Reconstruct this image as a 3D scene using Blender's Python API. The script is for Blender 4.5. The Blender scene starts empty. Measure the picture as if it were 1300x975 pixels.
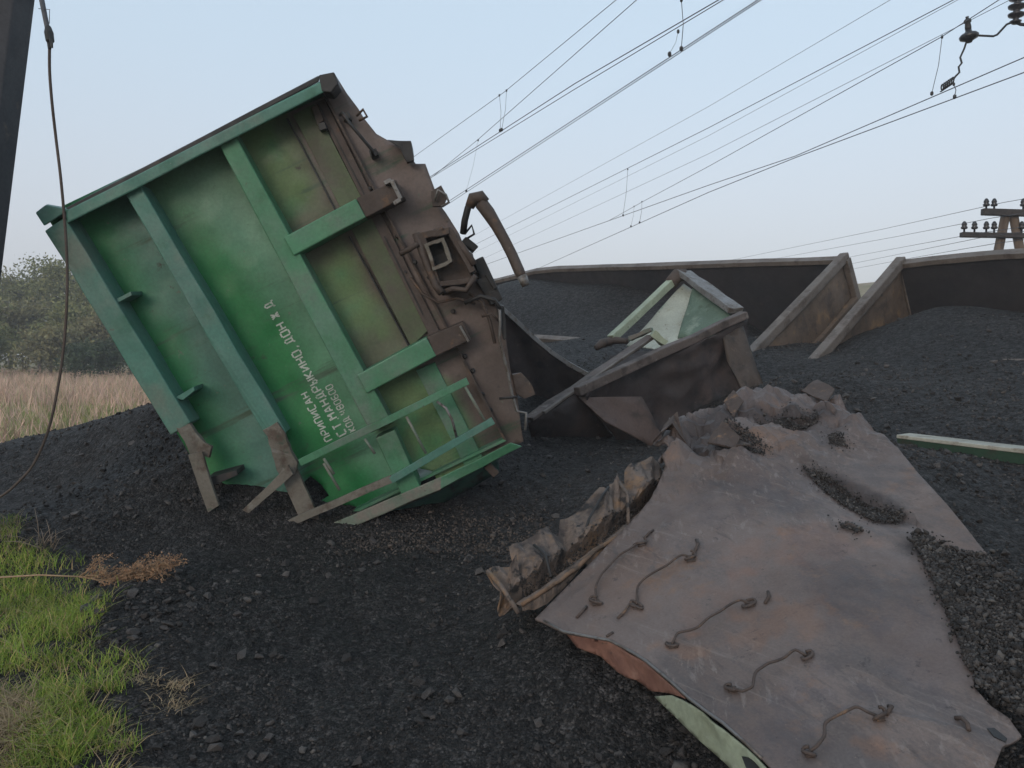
import bpy, bmesh, math, random
import numpy as np
from mathutils import Vector, Matrix, noise, geometry

random.seed(7)
rng = np.random.default_rng(7)
R = math.radians
scene = bpy.context.scene
col = scene.collection

# ------------------------------------------------------------------ camera
F, CX, CY, HOR, EYE = 980.0, 650.0, 487.5, 450.0, 1.6
PITCH = math.atan((CY - HOR) / F)
cd = bpy.data.cameras.new('camera')
cam = bpy.data.objects.new('camera', cd)
col.objects.link(cam)
cam.location = (0, 0, EYE)
cam.rotation_euler = (math.pi / 2 - PITCH, 0, 0)
cd.sensor_width = 36
cd.lens = 36 * F / 1300
cd.clip_start = 0.05
cd.clip_end = 6000
scene.camera = cam

# ------------------------------------------------------------------ world, sun, exposure
SUN_EL, SUN_AZ = R(14), R(205)          # azimuth clockwise from +Y: behind the camera, to the left
w = bpy.data.worlds.new('World')
scene.world = w
w.use_nodes = True
nt = w.node_tree
nt.nodes.clear()
sky = nt.nodes.new('ShaderNodeTexSky')
sky.sky_type = 'NISHITA'
sky.sun_disc = False
sky.sun_elevation = SUN_EL
sky.sun_rotation = SUN_AZ
sky.altitude = 100
sky.air_density = 1.0
sky.dust_density = 3.0
sky.ozone_density = 1.0
hs = nt.nodes.new('ShaderNodeHueSaturation')
hs.inputs['Saturation'].default_value = 0.55
hs.inputs['Value'].default_value = 1.1
bg = nt.nodes.new('ShaderNodeBackground')
bg.inputs['Strength'].default_value = 0.15
out = nt.nodes.new('ShaderNodeOutputWorld')
nt.links.new(sky.outputs[0], hs.inputs['Color'])
# thin even haze over the whole dome, the same in every direction
hz = nt.nodes.new('ShaderNodeMix')
hz.data_type = 'RGBA'
hz.inputs[0].default_value = 0.80
tc = nt.nodes.new('ShaderNodeTexCoord')
sx = nt.nodes.new('ShaderNodeSeparateXYZ')
rp = nt.nodes.new('ShaderNodeValToRGB')
rp.color_ramp.interpolation = 'EASE'
rp.color_ramp.elements[0].position = 0.0
rp.color_ramp.elements[0].color = (3.24, 3.24, 3.45, 1)
rp.color_ramp.elements[1].position = 0.42
rp.color_ramp.elements[1].color = (2.84, 3.55, 4.25, 1)
nt.links.new(tc.outputs['Generated'], sx.inputs[0])
nt.links.new(sx.outputs['Z'], rp.inputs[0])
nt.links.new(rp.outputs[0], hz.inputs[7])
nt.links.new(hs.outputs[0], hz.inputs[6])
nt.links.new(hz.outputs[2], bg.inputs[0])
nt.links.new(bg.outputs[0], out.inputs[0])

sl = bpy.data.lights.new('sun', 'SUN')
sl.energy = 0.6
sl.angle = R(25)
sl.color = (1.0, 0.86, 0.74)
sun = bpy.data.objects.new('sun', sl)
col.objects.link(sun)
sd = Vector((math.sin(SUN_AZ) * math.cos(SUN_EL), math.cos(SUN_AZ) * math.cos(SUN_EL), math.sin(SUN_EL)))
sun.rotation_euler = (-sd).to_track_quat('-Z', 'Y').to_euler()
sun.location = sd * 30

vs = scene.view_settings
vs.view_transform = 'Standard'
vs.look = 'None'
vs.exposure = 0.56
vs.gamma = 1.0
vs.use_curve_mapping = False


# ------------------------------------------------------------------ geometry helpers
def ray(px, py):
    x = (px - CX) / F
    y = -(py - CY) / F
    return Vector((x, math.cos(PITCH) + y * math.sin(PITCH), -math.sin(PITCH) + y * math.cos(PITCH)))


CAM = Vector((0, 0, EYE))


def P(px, py, Y):
    """point of the place seen at pixel (px, py) whose distance along +Y is Y"""
    r = ray(px, py)
    return CAM + r * (Y / r.y)


def on_plane(px, py, o, n):
    r = ray(px, py)
    return CAM + r * ((o - CAM).dot(n) / r.dot(n))


def project(v):
    d = v[1] * math.cos(PITCH) - (v[2] - EYE) * math.sin(PITCH)
    z = v[1] * math.sin(PITCH) + (v[2] - EYE) * math.cos(PITCH)
    return CX + F * v[0] / d, CY - F * z / d, d


ORIGIN = {}


def origin_of(parent):
    return Vector(ORIGIN.get(parent.name, (0, 0, 0))) if parent else Vector((0, 0, 0))


def tag(o, label=None, cat=None, group=None, kind=None):
    if label: o['label'] = label
    if cat: o['category'] = cat
    if group: o['group'] = group
    if kind: o['kind'] = kind
    return o


def thing(name, label, cat, loc, group=None):
    o = bpy.data.objects.new(name, None)
    o.empty_display_size = 0.2
    col.objects.link(o)
    o.location = loc
    ORIGIN[o.name] = tuple(loc)
    return tag(o, label, cat, group)


def link_mesh(name, me, mat, parent=None):
    o = bpy.data.objects.new(name, me)
    col.objects.link(o)
    if mat is not None and not me.materials:
        me.materials.append(mat)
    if parent:
        o.parent = parent
        ORIGIN[o.name] = tuple(origin_of(parent))
    else:
        ORIGIN[o.name] = (0, 0, 0)
    return o


def array_mesh(name, V, Fq, smooth=False):
    """V (n,3) array, Fq (m,k) array of k-gons"""
    me = bpy.data.meshes.new(name)
    V = np.ascontiguousarray(V, dtype=np.float32)
    Fq = np.ascontiguousarray(Fq, dtype=np.int32)
    me.vertices.add(len(V))
    me.vertices.foreach_set('co', V.ravel())
    k = Fq.shape[1]
    me.loops.add(Fq.size)
    me.loops.foreach_set('vertex_index', Fq.ravel())
    me.polygons.add(len(Fq))
    me.polygons.foreach_set('loop_start', np.arange(len(Fq), dtype=np.int32) * k)
    me.update(calc_edges=True)
    me.validate()
    if smooth:
        me.polygons.foreach_set('use_smooth', np.ones(len(me.polygons), dtype=bool))
    return me


class MB:
    def __init__(s):
        s.v, s.f = [], []

    def add(s, vs_, fs):
        o = len(s.v)
        s.v += [Vector(a) for a in vs_]
        s.f += [[i + o for i in f] for f in fs]
        return s

    def prism(s, front, vec):
        """polygon of points + extrusion vector to the back"""
        n = len(front)
        vec = Vector(vec)
        a = [Vector(p) for p in front]
        b = [p + vec for p in a]
        fs = [list(range(n)), list(range(2 * n - 1, n - 1, -1))]
        fs += [[i, n + i, n + (i + 1) % n, (i + 1) % n] for i in range(n)]
        return s.add(a + b, fs)

    def hexa(s, a, b):
        """two quads (4 points each)"""
        return s.add(list(a) + list(b), [[0, 1, 2, 3], [7, 6, 5, 4], [0, 4, 5, 1], [1, 5, 6, 2], [2, 6, 7, 3], [3, 7, 4, 0]])

    def bar(s, p0, p1, wd, ht, up=(0, 0, 1)):
        p0, p1 = Vector(p0), Vector(p1)
        d = (p1 - p0).normalized()
        up = Vector(up)
        sx = d.cross(up).normalized()
        sy = sx.cross(d).normalized()
        q = [(-1, -1), (1, -1), (1, 1), (-1, 1)]
        A = [p0 + sx * (wd / 2 * i) + sy * (ht / 2 * j) for i, j in q]
        B = [p1 + sx * (wd / 2 * i) + sy * (ht / 2 * j) for i, j in q]
        return s.hexa(A, B)

    def tube(s, pts, r, seg=8, r1=None, closed=False):
        pts = [Vector(p) for p in pts]
        n = len(pts)
        rings = []
        prev = None
        for i, p in enumerate(pts):
            d = (pts[min(i + 1, n - 1)] - pts[max(i - 1, 0)])
            if d.length < 1e-9: d = Vector((0, 0, 1))
            d.normalize()
            if prev is None:
                a = Vector((0, 0, 1)) if abs(d.z) < .9 else Vector((1, 0, 0))
                x = d.cross(a).normalized()
            else:
                x = (prev - d * prev.dot(d)).normalized()
            prev = x
            y = d.cross(x)
            rr = r[i] if isinstance(r, (list, tuple)) else (r if r1 is None else r + (r1 - r) * i / max(1, n - 1))
            rings.append([p + (x * math.cos(2 * math.pi * k / seg) + y * math.sin(2 * math.pi * k / seg)) * rr for k in range(seg)])
        vs_ = [v for ring in rings for v in ring]
        fs = []
        for i in range(n - 1):
            for k in range(seg):
                fs.append([i * seg + k, i * seg + (k + 1) % seg, (i + 1) * seg + (k + 1) % seg, (i + 1) * seg + k])
        fs.append(list(range(seg - 1, -1, -1)))
        fs.append([(n - 1) * seg + k for k in range(seg)])
        return s.add(vs_, fs)

    def lathe(s, base, axis, prof, seg=14):
        axis = Vector(axis).normalized()
        pts = [Vector(base) + axis * h for h, r in prof]
        rr = [r for h, r in prof]
        a = Vector((0, 0, 1)) if abs(axis.z) < .9 else Vector((1, 0, 0))
        x = axis.cross(a).normalized()
        y = axis.cross(x)
        vs_ = [p + (x * math.cos(2 * math.pi * k / seg) + y * math.sin(2 * math.pi * k / seg)) * r for p, r in zip(pts, rr) for k in range(seg)]
        n = len(pts)
        fs = [[i * seg + k, i * seg + (k + 1) % seg, (i + 1) * seg + (k + 1) % seg, (i + 1) * seg + k] for i in range(n - 1) for k in range(seg)]
        fs.append(list(range(seg - 1, -1, -1)))
        fs.append([(n - 1) * seg + k for k in range(seg)])
        return s.add(vs_, fs)

    def build(s, name, mat, parent=None, bevel=0.0, smooth=False, rough=0.0, cuts=0):
        me = bpy.data.meshes.new(name)
        og = origin_of(parent)
        me.from_pydata([v - og for v in s.v], [], s.f)
        bm = bmesh.new()
        bm.from_mesh(me)
        bmesh.ops.recalc_face_normals(bm, faces=bm.faces)
        if cuts:
            bmesh.ops.subdivide_edges(bm, edges=[e for e in bm.edges if e.calc_length() > .12], cuts=cuts, use_grid_fill=True)
        if rough:
            for v in bm.verts:
                q = v.co + og
                v.co += Vector(noise.noise_vector(q * 4.0)) * rough + Vector(noise.noise_vector(q * 13.0)) * rough * .4
        bm.to_mesh(me)
        bm.free()
        if smooth:
            for p in me.polygons: p.use_smooth = True
        o = link_mesh(name, me, mat, parent)
        if bevel:
            m = o.modifiers.new('bevel', 'BEVEL')
            m.width = bevel
            m.segments = 2
            m.limit_method = 'ANGLE'
        return o


def sheet_mesh(outline, fn, res, name, mat, parent=None, thick=0.006, colfn=None, smooth=True, jitter=.3, offset=0, sharp=None):
    """a thin plate: 2D outline filled with a fine triangulation; fn(x, y) gives the 3D point"""
    ol = []
    n = len(outline)
    for i in range(n):
        a, b = Vector(outline[i]), Vector(outline[(i + 1) % n])
        k = max(1, int((b - a).length / res))
        for j in range(k): ol.append(a + (b - a) * (j / k))
    xs = [p[0] for p in outline]
    ys = [p[1] for p in outline]
    pts = [Vector((p[0], p[1])) for p in ol]
    no = len(pts)
    rr = random.Random(3)
    y = min(ys)
    row = 0
    while y < max(ys):
        x = min(xs) + (row % 2) * res * .5
        while x < max(xs):
            q = Vector((x + rr.uniform(-jitter, jitter) * res, y + rr.uniform(-jitter, jitter) * res))
            if inside(q[0], q[1], outline): pts.append(q)
            x += res
        y += res * .87
        row += 1
    r = geometry.delaunay_2d_cdt(pts, [], [list(range(no))], 1, 1e-5)
    v2, faces = r[0], r[2]
    og = origin_of(parent)
    me = bpy.data.meshes.new(name)
    me.from_pydata([Vector(fn(p[0], p[1])) - og for p in v2], [], [list(f) for f in faces])
    me.update()
    bm = bmesh.new()
    bm.from_mesh(me)
    bmesh.ops.recalc_face_normals(bm, faces=bm.faces)
    bm.to_mesh(me)
    bm.free()
    if smooth:
        for p in me.polygons: p.use_smooth = True
    if sharp: me.set_sharp_from_angle(angle=sharp)
    if colfn:
        ca = me.color_attributes.new('Col', 'FLOAT_COLOR', 'POINT')
        for i, p in enumerate(v2):
            c = colfn(p[0], p[1])
            ca.data[i].color = (c[0], c[1], c[2], c[3] if len(c) > 3 else 1)
    o = link_mesh(name, me, mat, parent)
    m = o.modifiers.new('solid', 'SOLIDIFY')
    m.thickness = thick
    m.offset = offset
    return o


def inside(x, y, poly):
    c = False
    n = len(poly)
    j = n - 1
    for i in range(n):
        xi, yi = poly[i][0], poly[i][1]
        xj, yj = poly[j][0], poly[j][1]
        if (yi > y) != (yj > y) and x < (xj - xi) * (y - yi) / (yj - yi) + xi: c = not c
        j = i
    return c


def smooth01(a, b, x):
    t = max(0., min(1., (x - a) / (b - a)))
    return t * t * (3 - 2 * t)


# ------------------------------------------------------------------ materials
class NT:
    def __init__(s, name):
        s.m = bpy.data.materials.new(name)
        s.m.use_nodes = True
        s.t = s.m.node_tree
        s.b = s.t.nodes['Principled BSDF']
        s.co = s.t.nodes.new('ShaderNodeTexCoord').outputs['Object']

    def n(s, t, **kw):
        x = s.t.nodes.new(t)
        for k, v in kw.items(): setattr(x, k, v)
        return x

    def l(s, a, b): s.t.links.new(a, b)

    def noise(s, scale, detail=5, rough=.6, stretch=None, off=0.):
        nz = s.n('ShaderNodeTexNoise')
        nz.inputs['Scale'].default_value = scale
        nz.inputs['Detail'].default_value = detail
        nz.inputs['Roughness'].default_value = rough
        c = s.co
        mp = s.n('ShaderNodeMapping')
        mp.inputs['Location'].default_value = (off, off * 1.7, off * .3)
        if stretch is not None:
            if len(stretch) == 2:
                pre = s.n('ShaderNodeMapping')
                pre.inputs['Rotation'].default_value = stretch[1]
                s.l(c, pre.inputs[0])
                c = pre.outputs[0]
                mp.inputs['Scale'].default_value = stretch[0]
            else:
                mp.inputs['Scale'].default_value = stretch
        s.l(c, mp.inputs[0])
        s.l(mp.outputs[0], nz.inputs['Vector'])
        return nz.outputs['Fac']

    def ramp(s, x, lo, hi, v0=0., v1=1.):
        r = s.n('ShaderNodeMapRange')
        r.interpolation_type = 'SMOOTHSTEP'
        r.inputs['From Min'].default_value = lo
        r.inputs['From Max'].default_value = hi
        r.inputs['To Min'].default_value = v0
        r.inputs['To Max'].default_value = v1
        s.l(x, r.inputs['Value'])
        return r.outputs[0]

    def mul(s, a, b, op='MULTIPLY'):
        m = s.n('ShaderNodeMath', operation=op)
        for i, q in enumerate((a, b)):
            if isinstance(q, (int, float)): m.inputs[i].default_value = q
            else: s.l(q, m.inputs[i])
        return m.outputs[0]

    def mix(s, fac, a, b, blend='MIX'):
        m = s.n('ShaderNodeMix', data_type='RGBA', blend_type=blend)
        ins = [i for i in m.inputs if i.type == 'RGBA']
        fi = [i for i in m.inputs if i.type == 'VALUE'][0]
        if isinstance(fac, (int, float)): fi.default_value = fac
        else: s.l(fac, fi)
        for i, q in zip(ins, (a, b)):
            if isinstance(q, tuple): i.default_value = (q[0], q[1], q[2], 1)
            else: s.l(q, i)
        return [o for o in m.outputs if o.type == 'RGBA'][0]

    def vary(s, colr, scale, lo, hi, off=0., **k):
        """multiply colour by noise between lo and hi"""
        f = s.ramp(s.noise(scale, off=off, **k), .25, .75, lo, hi)
        m = s.n('ShaderNodeVectorMath', operation='SCALE')
        s.l(colr, m.inputs[0])
        s.l(f, m.inputs['Scale'])
        return m.outputs[0]

    def done(s, colr, rough=.7, bump=(), spec=.5, metal=0., sss=None):
        if isinstance(colr, tuple): s.b.inputs['Base Color'].default_value = (*colr, 1)
        else: s.l(colr, s.b.inputs['Base Color'])
        if isinstance(rough, (int, float)): s.b.inputs['Roughness'].default_value = rough
        else: s.l(rough, s.b.inputs['Roughness'])
        s.b.inputs['Specular IOR Level'].default_value = spec
        s.b.inputs['Metallic'].default_value = metal
        prev = None
        for scale, st, dist in bump:
            bp = s.n('ShaderNodeBump')
            bp.inputs['Strength'].default_value = st
            bp.inputs['Distance'].default_value = dist
            s.l(s.noise(scale, 6, .65, off=scale * .1), bp.inputs['Height'])
            if prev is not None: s.l(prev, bp.inputs['Normal'])
            prev = bp.outputs[0]
        if prev is not None: s.l(prev, s.b.inputs['Normal'])
        return s.m


def worn(name, base, layers, rough=.65, bump=((30, .25, .01),), spec=.4, metal=0., attr=False):
    """paint with patches: layers = (colour, scale, lo, hi[, stretch])"""
    t = NT(name)
    if attr:
        a = t.n('ShaderNodeAttribute', attribute_name='Col')
        c = a.outputs['Color']
    else:
        rgb = t.n('ShaderNodeRGB')
        rgb.outputs[0].default_value = (*base, 1)
        c = rgb.outputs[0]
    c = t.vary(c, 2.3, .82, 1.15, off=3)
    for i, L in enumerate(layers):
        st = L[4] if len(L) > 4 else None
        f = t.ramp(t.noise(L[1], 7, .65, stretch=st, off=11.3 * (i + 1)), L[2], L[3])
        c = t.mix(f, c, L[0])
    c = t.vary(c, 45, .88, 1.1, off=9)
    r = t.ramp(t.noise(6, off=2), .3, .7, rough - .12, rough + .12)
    return t.done(c, r, bump, spec, metal)


def coal_mat(name, island=False, obj=False, k=1.0):
    t = NT(name)
    c = t.mix(t.ramp(t.noise(1.1, 6, .6), .35, .7), (.0168 * k, .0152 * k, .0146 * k), (.0245 * k, .0218 * k, .0206 * k))
    c = t.vary(c, 9, .75, 1.3, off=4)
    c = t.mix(t.ramp(t.noise(.55, 4, .6, off=21), .55, .72, 0, .5), c, (.031 * k, .028 * k, .026 * k))
    if not (island or obj):
        # grains: every cell its own shade
        for sc, lo, hi in ((95, .45, 1.9), (38, .6, 1.7)):
            vo = t.n('ShaderNodeTexVoronoi')
            vo.inputs['Scale'].default_value = sc
            t.l(t.co, vo.inputs['Vector'])
            sp_ = t.n('ShaderNodeSeparateColor')
            t.l(vo.outputs['Color'], sp_.inputs[0])
            f = t.ramp(t.mul(sp_.outputs[0], 2.2, 'POWER'), 0, 1, lo, hi)
            m = t.n('ShaderNodeVectorMath', operation='SCALE')
            t.l(c, m.inputs[0])
            t.l(f, m.inputs['Scale'])
            c = m.outputs[0]
            if sc == 95: vh = vo.outputs['Distance']
            else: vh2 = vo.outputs['Distance']
        c = t.mix(t.ramp(t.noise(70, 3, .5, off=8), .63, .72, 0, .55), c, (.075 * k, .070 * k, .066 * k))
    if island or obj:
        if island:
            g = t.n('ShaderNodeNewGeometry').outputs['Random Per Island']
        else:
            g = t.n('ShaderNodeObjectInfo').outputs['Random']
        pw = t.mul(g, 9.0, 'POWER')
        c = t.mix(t.mul(pw, .4), c, (.12, .11, .10))
        gm = t.ramp(g, 0, 1, .7, 1.75)
        m = t.n('ShaderNodeVectorMath', operation='SCALE')
        t.l(c, m.inputs[0])
        t.l(gm, m.inputs['Scale'])
        c = m.outputs[0]
    rough = t.ramp(t.noise(14, 3, off=5), .35, .65, .62, .92)
    m_ = t.done(c, rough, ((25, .6, .03), (110, .5, .008)), .28)
    if not (island or obj):
        last = t.b.inputs['Normal'].links[0].from_socket
        for h_, d_ in ((vh2, .02), (vh, .009)):
            bp = t.n('ShaderNodeBump')
            bp.invert = True
            bp.inputs['Strength'].default_value = .8
            bp.inputs['Distance'].default_value = d_
            t.l(h_, bp.inputs['Height'])
            t.l(last, bp.inputs['Normal'])
            last = bp.outputs[0]
        t.l(last, t.b.inputs['Normal'])
    return m_


M = {}
M['coal'] = coal_mat('coal', k=1.32)
M['coal_bits'] = coal_mat('coal_bits', island=True, k=1.7)
M['coal_lump'] = coal_mat('coal_lump', obj=True, k=3.2)  # lumps lighter than the ground coal: reflected sky is put into their colour

RUST = (.095, .062, .048)
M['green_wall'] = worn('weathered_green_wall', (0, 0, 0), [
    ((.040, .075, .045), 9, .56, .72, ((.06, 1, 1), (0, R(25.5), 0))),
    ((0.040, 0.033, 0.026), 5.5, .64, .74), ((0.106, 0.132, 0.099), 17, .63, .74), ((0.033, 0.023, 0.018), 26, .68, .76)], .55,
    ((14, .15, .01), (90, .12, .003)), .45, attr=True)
RUN = [((.13, .165, .135), 1.3, .5, .72)]
M['green'] = worn('green_paint', (0.0627, 0.1980, 0.1056), [
    ((0.0997, 0.2020, 0.1419), 2.2, .45, .7), ((0.0370, 0.1360, 0.0616), 3.1, .5, .75), ((0.0739, 0.0640, 0.0440), 12, .66, .74), ((0.2072, 0.2790, 0.2189), 30, .68, .76)] + RUN, .55,
    ((14, .15, .01), (90, .1, .003)), .45)
M['green_teal'] = worn('teal_green_paint', (0.0627, 0.1730, 0.1342), [
    ((0.0963, 0.1860, 0.1540), 2.2, .45, .7), ((0.0370, 0.1270, 0.0814), 3.1, .55, .75), ((0.0963, 0.0840, 0.0616), 12, .68, .76), ((0.1994, 0.2530, 0.2123), 26, .66, .74)] + RUN, .55,
    ((14, .15, .01), (90, .1, .003)), .45)
M['dusty_green'] = worn('dusty_scraped_green', (0.145, 0.178, 0.139), [
    ((0.185, 0.165, 0.139), 5, .45, .62), ((0.066, 0.132, 0.079), 6, .58, .7), ((0.073, 0.050, 0.036), 13, .6, .7)], .7,
    ((20, .25, .01), (90, .2, .003)), .35)
M['strut'] = worn('dusty_strut', (.150, .135, .112), [((.085, .062, .048), 6, .48, .64), ((.20, .185, .16), 9, .55, .68), ((.06, .085, .06), 7, .6, .72)], .75, ((20, .35, .01), (90, .2, .003)), .3)
M['strut2'] = worn('brown_grey_chord', (.105, .082, .072), [((.055, .042, .037), 5, .48, .64), ((.17, .145, .13), 11, .58, .7)], .7, ((20, .35, .01), (90, .2, .003)), .35)
M['brown_wall'] = worn('brown_grime', (0.089, 0.069, 0.061), [
    ((0.056, 0.040, 0.034), 2.6, .45, .7), ((0.125, 0.099, 0.079), 7, .6, .72), ((0.106, 0.056, 0.034), 11, .62, .74), ((0.020, 0.017, 0.016), 16, .66, .74)], .7,
    ((16, .25, .012), (80, .25, .004)), .35)
M['brown_steel'] = worn('brown_rusty_steel', (0.069, 0.050, 0.041), [
    ((0.112, 0.066, 0.040), 8, .55, .68), ((0.030, 0.024, 0.022), 6, .56, .7), ((0.145, 0.112, 0.086), 22, .64, .74)], .68,
    ((20, .4, .012), (90, .3, .004)), .4)
M['dark_steel'] = worn('dark_steel', (0.023, 0.022, 0.022), [
    ((0.053, 0.036, 0.028), 9, .55, .7), ((0.066, 0.059, 0.056), 30, .66, .74)], .6, ((30, .3, .006),), .45)
M['bare_steel'] = worn('scraped_steel', (0.172, 0.165, 0.158), [
    ((0.099, 0.076, 0.059), 8, .5, .64), ((0.059, 0.043, 0.034), 18, .58, .7)], .5, ((40, .3, .005),), .5, .35)
M['wire'] = worn('wire', (.10, .10, .11), [], .6, (), .3)
M['pole_steel'] = worn('mast_paint', (.085, .08, .085), [
    ((.06, .062, .07), 1.4, .4, .7, (1, 1, .15)), ((.12, .10, .09), 9, .6, .75)], .75, ((20, .2, .01),), .3)


def sheet_mat():
    t = NT('rusted_sheet')
    a = t.n('ShaderNodeAttribute', attribute_name='Col').outputs['Color']
    c = t.mix(t.ramp(t.noise(1.2, 4, .55), .35, .65), (0.1546, 0.1206, 0.1083), (0.1184, 0.0886, 0.0777))
    c = t.mix(t.ramp(t.noise(2.2, 9, .75, off=7), .54, .64, 0, .6), c, (0.1932, 0.1155, 0.0764))
    c = t.mix(t.ramp(t.noise(1.9, 9, .80, stretch=((1, .4, 1), (0, 0, R(-20))), off=3), .50, .62, 0, .65), c, (0.0798, 0.0693, 0.0688))
    # scuffs: bundles of parallel scratches where something slid over the plate
    zone = t.ramp(t.noise(1.4, 3, .5, off=17), .42, .58)
    for ang_, o_, sc_, cc_ in ((12, 5, 30, (0.2383, 0.2028, 0.1847)), (-18, 2, 22, (0.0541, 0.0463, 0.0446)), (-38, 8, 36, (0.2125, 0.1771, 0.1592)), (4, 12, 12, (0.0708, 0.0629, 0.0637))):
        ln = t.ramp(t.noise(sc_, 5, .65, stretch=((1, .03, 1), (0, 0, R(ang_))), off=o_), .55, .66, 0, .45)
        c = t.mix(t.mul(ln, zone), c, cc_)
    c = t.mix(t.ramp(t.noise(12, 9, .82, off=13), .58, .66, 0, .75), c, (0.0464, 0.0385, 0.0370))
    c = t.mix(t.ramp(t.noise(40, 6, .8, off=19), .63, .70, 0, .7), c, (0.2255, 0.1669, 0.1337))
    c = t.mix(1.0, c, a, 'MULTIPLY')
    c = t.vary(c, 90, .9, 1.1, off=1)
    r = t.ramp(t.noise(9, 7, .7, off=6), .3, .7, .48, .72)
    return t.done(c, r, ((22, .16, .006), (130, .2, .0015)), .32)


M['sheet'] = sheet_mat()
M['rod'] = worn('rusted_rod', (.075, .055, .047), [((.19, .115, .07), 12, .55, .68), ((.05, .04, .037), 16, .55, .68)], .75, ((60, .4, .004),), .3)
M['torn'] = worn('torn_rusty_plate', (.135, .102, .083), [
    ((.19, .115, .065), 7, .52, .66), ((.055, .043, .038), 5, .46, .62), ((.022, .020, .020), 9, .54, .64), ((.24, .19, .15), 28, .64, .74)], .72,
    ((14, .4, .015), (80, .3, .004)), .35)
M['pink_rust'] = worn('pinkish_primer', (0.216, 0.112, 0.083), [
    ((0.158, 0.079, 0.061), 6, .45, .65), ((0.259, 0.151, 0.115), 12, .58, .7), ((0.072, 0.050, 0.043), 16, .64, .74)], .65, ((25, .2, .006),), .4)
M['pale_green'] = worn('pale_green_paint', (0.310, 0.353, 0.259), [
    ((0.245, 0.274, 0.194), 5, .5, .68), ((0.144, 0.122, 0.086), 11, .62, .72), ((0.374, 0.396, 0.324), 18, .6, .7)], .6, ((25, .15, .005),), .4)
M['white_inner'] = worn('pale_inner_paint', (0.374, 0.396, 0.338), [
    ((0.302, 0.302, 0.238), 4, .5, .7), ((0.122, 0.101, 0.072), 8, .62, .72), ((0.216, 0.288, 0.223), 3, .56, .7)], .6, ((20, .15, .006),), .4)
M['hull'] = worn('dark_hull_plate', (0.0397, 0.0300, 0.0286), [
    ((0.0646, 0.0454, 0.0401), 2.2, .48, .68), ((0.0172, 0.0154, 0.0161), 3, .52, .68), ((0.1121, 0.0858, 0.0741), 11, .64, .75)], .7, ((14, .35, .015), (70, .25, .004)), .35)
M['wagon_inside'] = worn('coal_stained_wall', (0.0351, 0.0312, 0.0325), [
    ((0.0230, 0.0221, 0.0247), 1.2, .4, .65), ((0.0607, 0.0442, 0.0377), 4, .62, .78)], .8, ((12, .3, .012),), .3)
M['wagon_rust'] = worn('ochre_rusty_end', (0.1189, 0.0864, 0.0650), [
    ((0.2248, 0.1418, 0.0775), 2.4, .54, .72), ((0.0653, 0.0500, 0.0425), 3, .48, .66), ((0.0435, 0.0365, 0.0325), 10, .6, .72)], .75, ((14, .3, .012),), .3)
M['chord'] = worn('grey_brown_chord', (.135, .112, .096), [
    ((.075, .056, .045), 4, .48, .66), ((.18, .165, .155), 14, .6, .72)], .65, ((20, .25, .008),), .4)
M['stencil'] = worn('stencil_white', (0.446, 0.475, 0.432), [((0.202, 0.288, 0.216), 20, .52, .66), ((0.072, 0.180, 0.108), 45, .6, .68)], .6, (), .3)
M['wood'] = worn('weathered_wood', (0.158, 0.115, 0.083), [((0.101, 0.072, 0.054), 5, .45, .65, (1, 1, .1))], .85, ((30, .3, .01),), .2)
M['dark_wood'] = worn('dark_wood', (0.061, 0.052, 0.048), [((0.036, 0.032, 0.031), 5, .45, .65)], .85, ((30, .3, .01),), .2)
M['porcelain'] = worn('dark_porcelain', (0.025, 0.022, 0.023), [], .3, (), .5)


def field_mat():
    t = NT('field_soil')
    c = t.mix(t.ramp(t.noise(.35, 6, .65), .35, .65), (.30, .225, .155), (.19, .175, .085))
    c = t.mix(t.ramp(t.noise(.9, 6, .7, off=5), .52, .7), c, (.13, .16, .06))
    c = t.vary(c, 6, .7, 1.25, off=2)
    return t.done(c, .95, ((8, .8, .1),), .1)


M['field'] = field_mat()


def blade_mat(name, stops, trans=.25):
    t = NT(name)
    g = t.n('ShaderNodeNewGeometry').outputs['Random Per Island']
    cr = t.n('ShaderNodeValToRGB')
    el = cr.color_ramp.elements
    while len(el) < len(stops): el.new(.5)
    for e, (p, c) in zip(el, stops):
        e.position = p
        e.color = (*c, 1)
    t.l(g, cr.inputs[0])
    c = t.vary(cr.outputs[0], 1.3, .65, 1.3)
    m = t.done(c, .7, (), .2)
    tr = t.n('ShaderNodeBsdfTranslucent')
    t.l(c, tr.inputs[0])
    mx = t.n('ShaderNodeMixShader')
    mx.inputs[0].default_value = trans
    t.l(t.b.outputs[0], mx.inputs[1])
    t.l(tr.outputs[0], mx.inputs[2])
    t.l(mx.outputs[0], t.t.nodes['Material Output'].inputs[0])
    return m


M['grass'] = blade_mat('grass_blade', [(0, (0.1645, 0.2587, 0.0430)), (.35, (0.2402, 0.3456, 0.0553)), (.7, (0.3277, 0.4065, 0.0768)), (.9, (0.4369, 0.3980, 0.1147)), (1, (0.7429, 0.5007, 0.2457))], .3)
M['straw'] = blade_mat('straw_blade', [(0, (0.3600, 0.2585, 0.1540)), (.5, (0.4560, 0.3300, 0.2090)), (1, (0.3120, 0.2640, 0.1540))], .2)
M['dry_field'] = blade_mat('dry_field_blade', [(0, (0.5602, 0.3673, 0.2815)), (.45, (0.6847, 0.4639, 0.3611)), (.8, (0.5135, 0.3980, 0.2648)), (1, (0.3112, 0.3096, 0.1439))], .2)
M['green_field'] = blade_mat('green_field_blade', [(0, (0.2380, 0.2835, 0.0924)), (.6, (0.3500, 0.3510, 0.1452)), (1, (0.5040, 0.4320, 0.2508))], .2)
M['leaf_olive'] = blade_mat('leaf_olive', [(0, (0.1313, 0.1424, 0.0573)), (.5, (0.1852, 0.1925, 0.0766)), (1, (0.2625, 0.2512, 0.1086))], .25)
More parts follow.
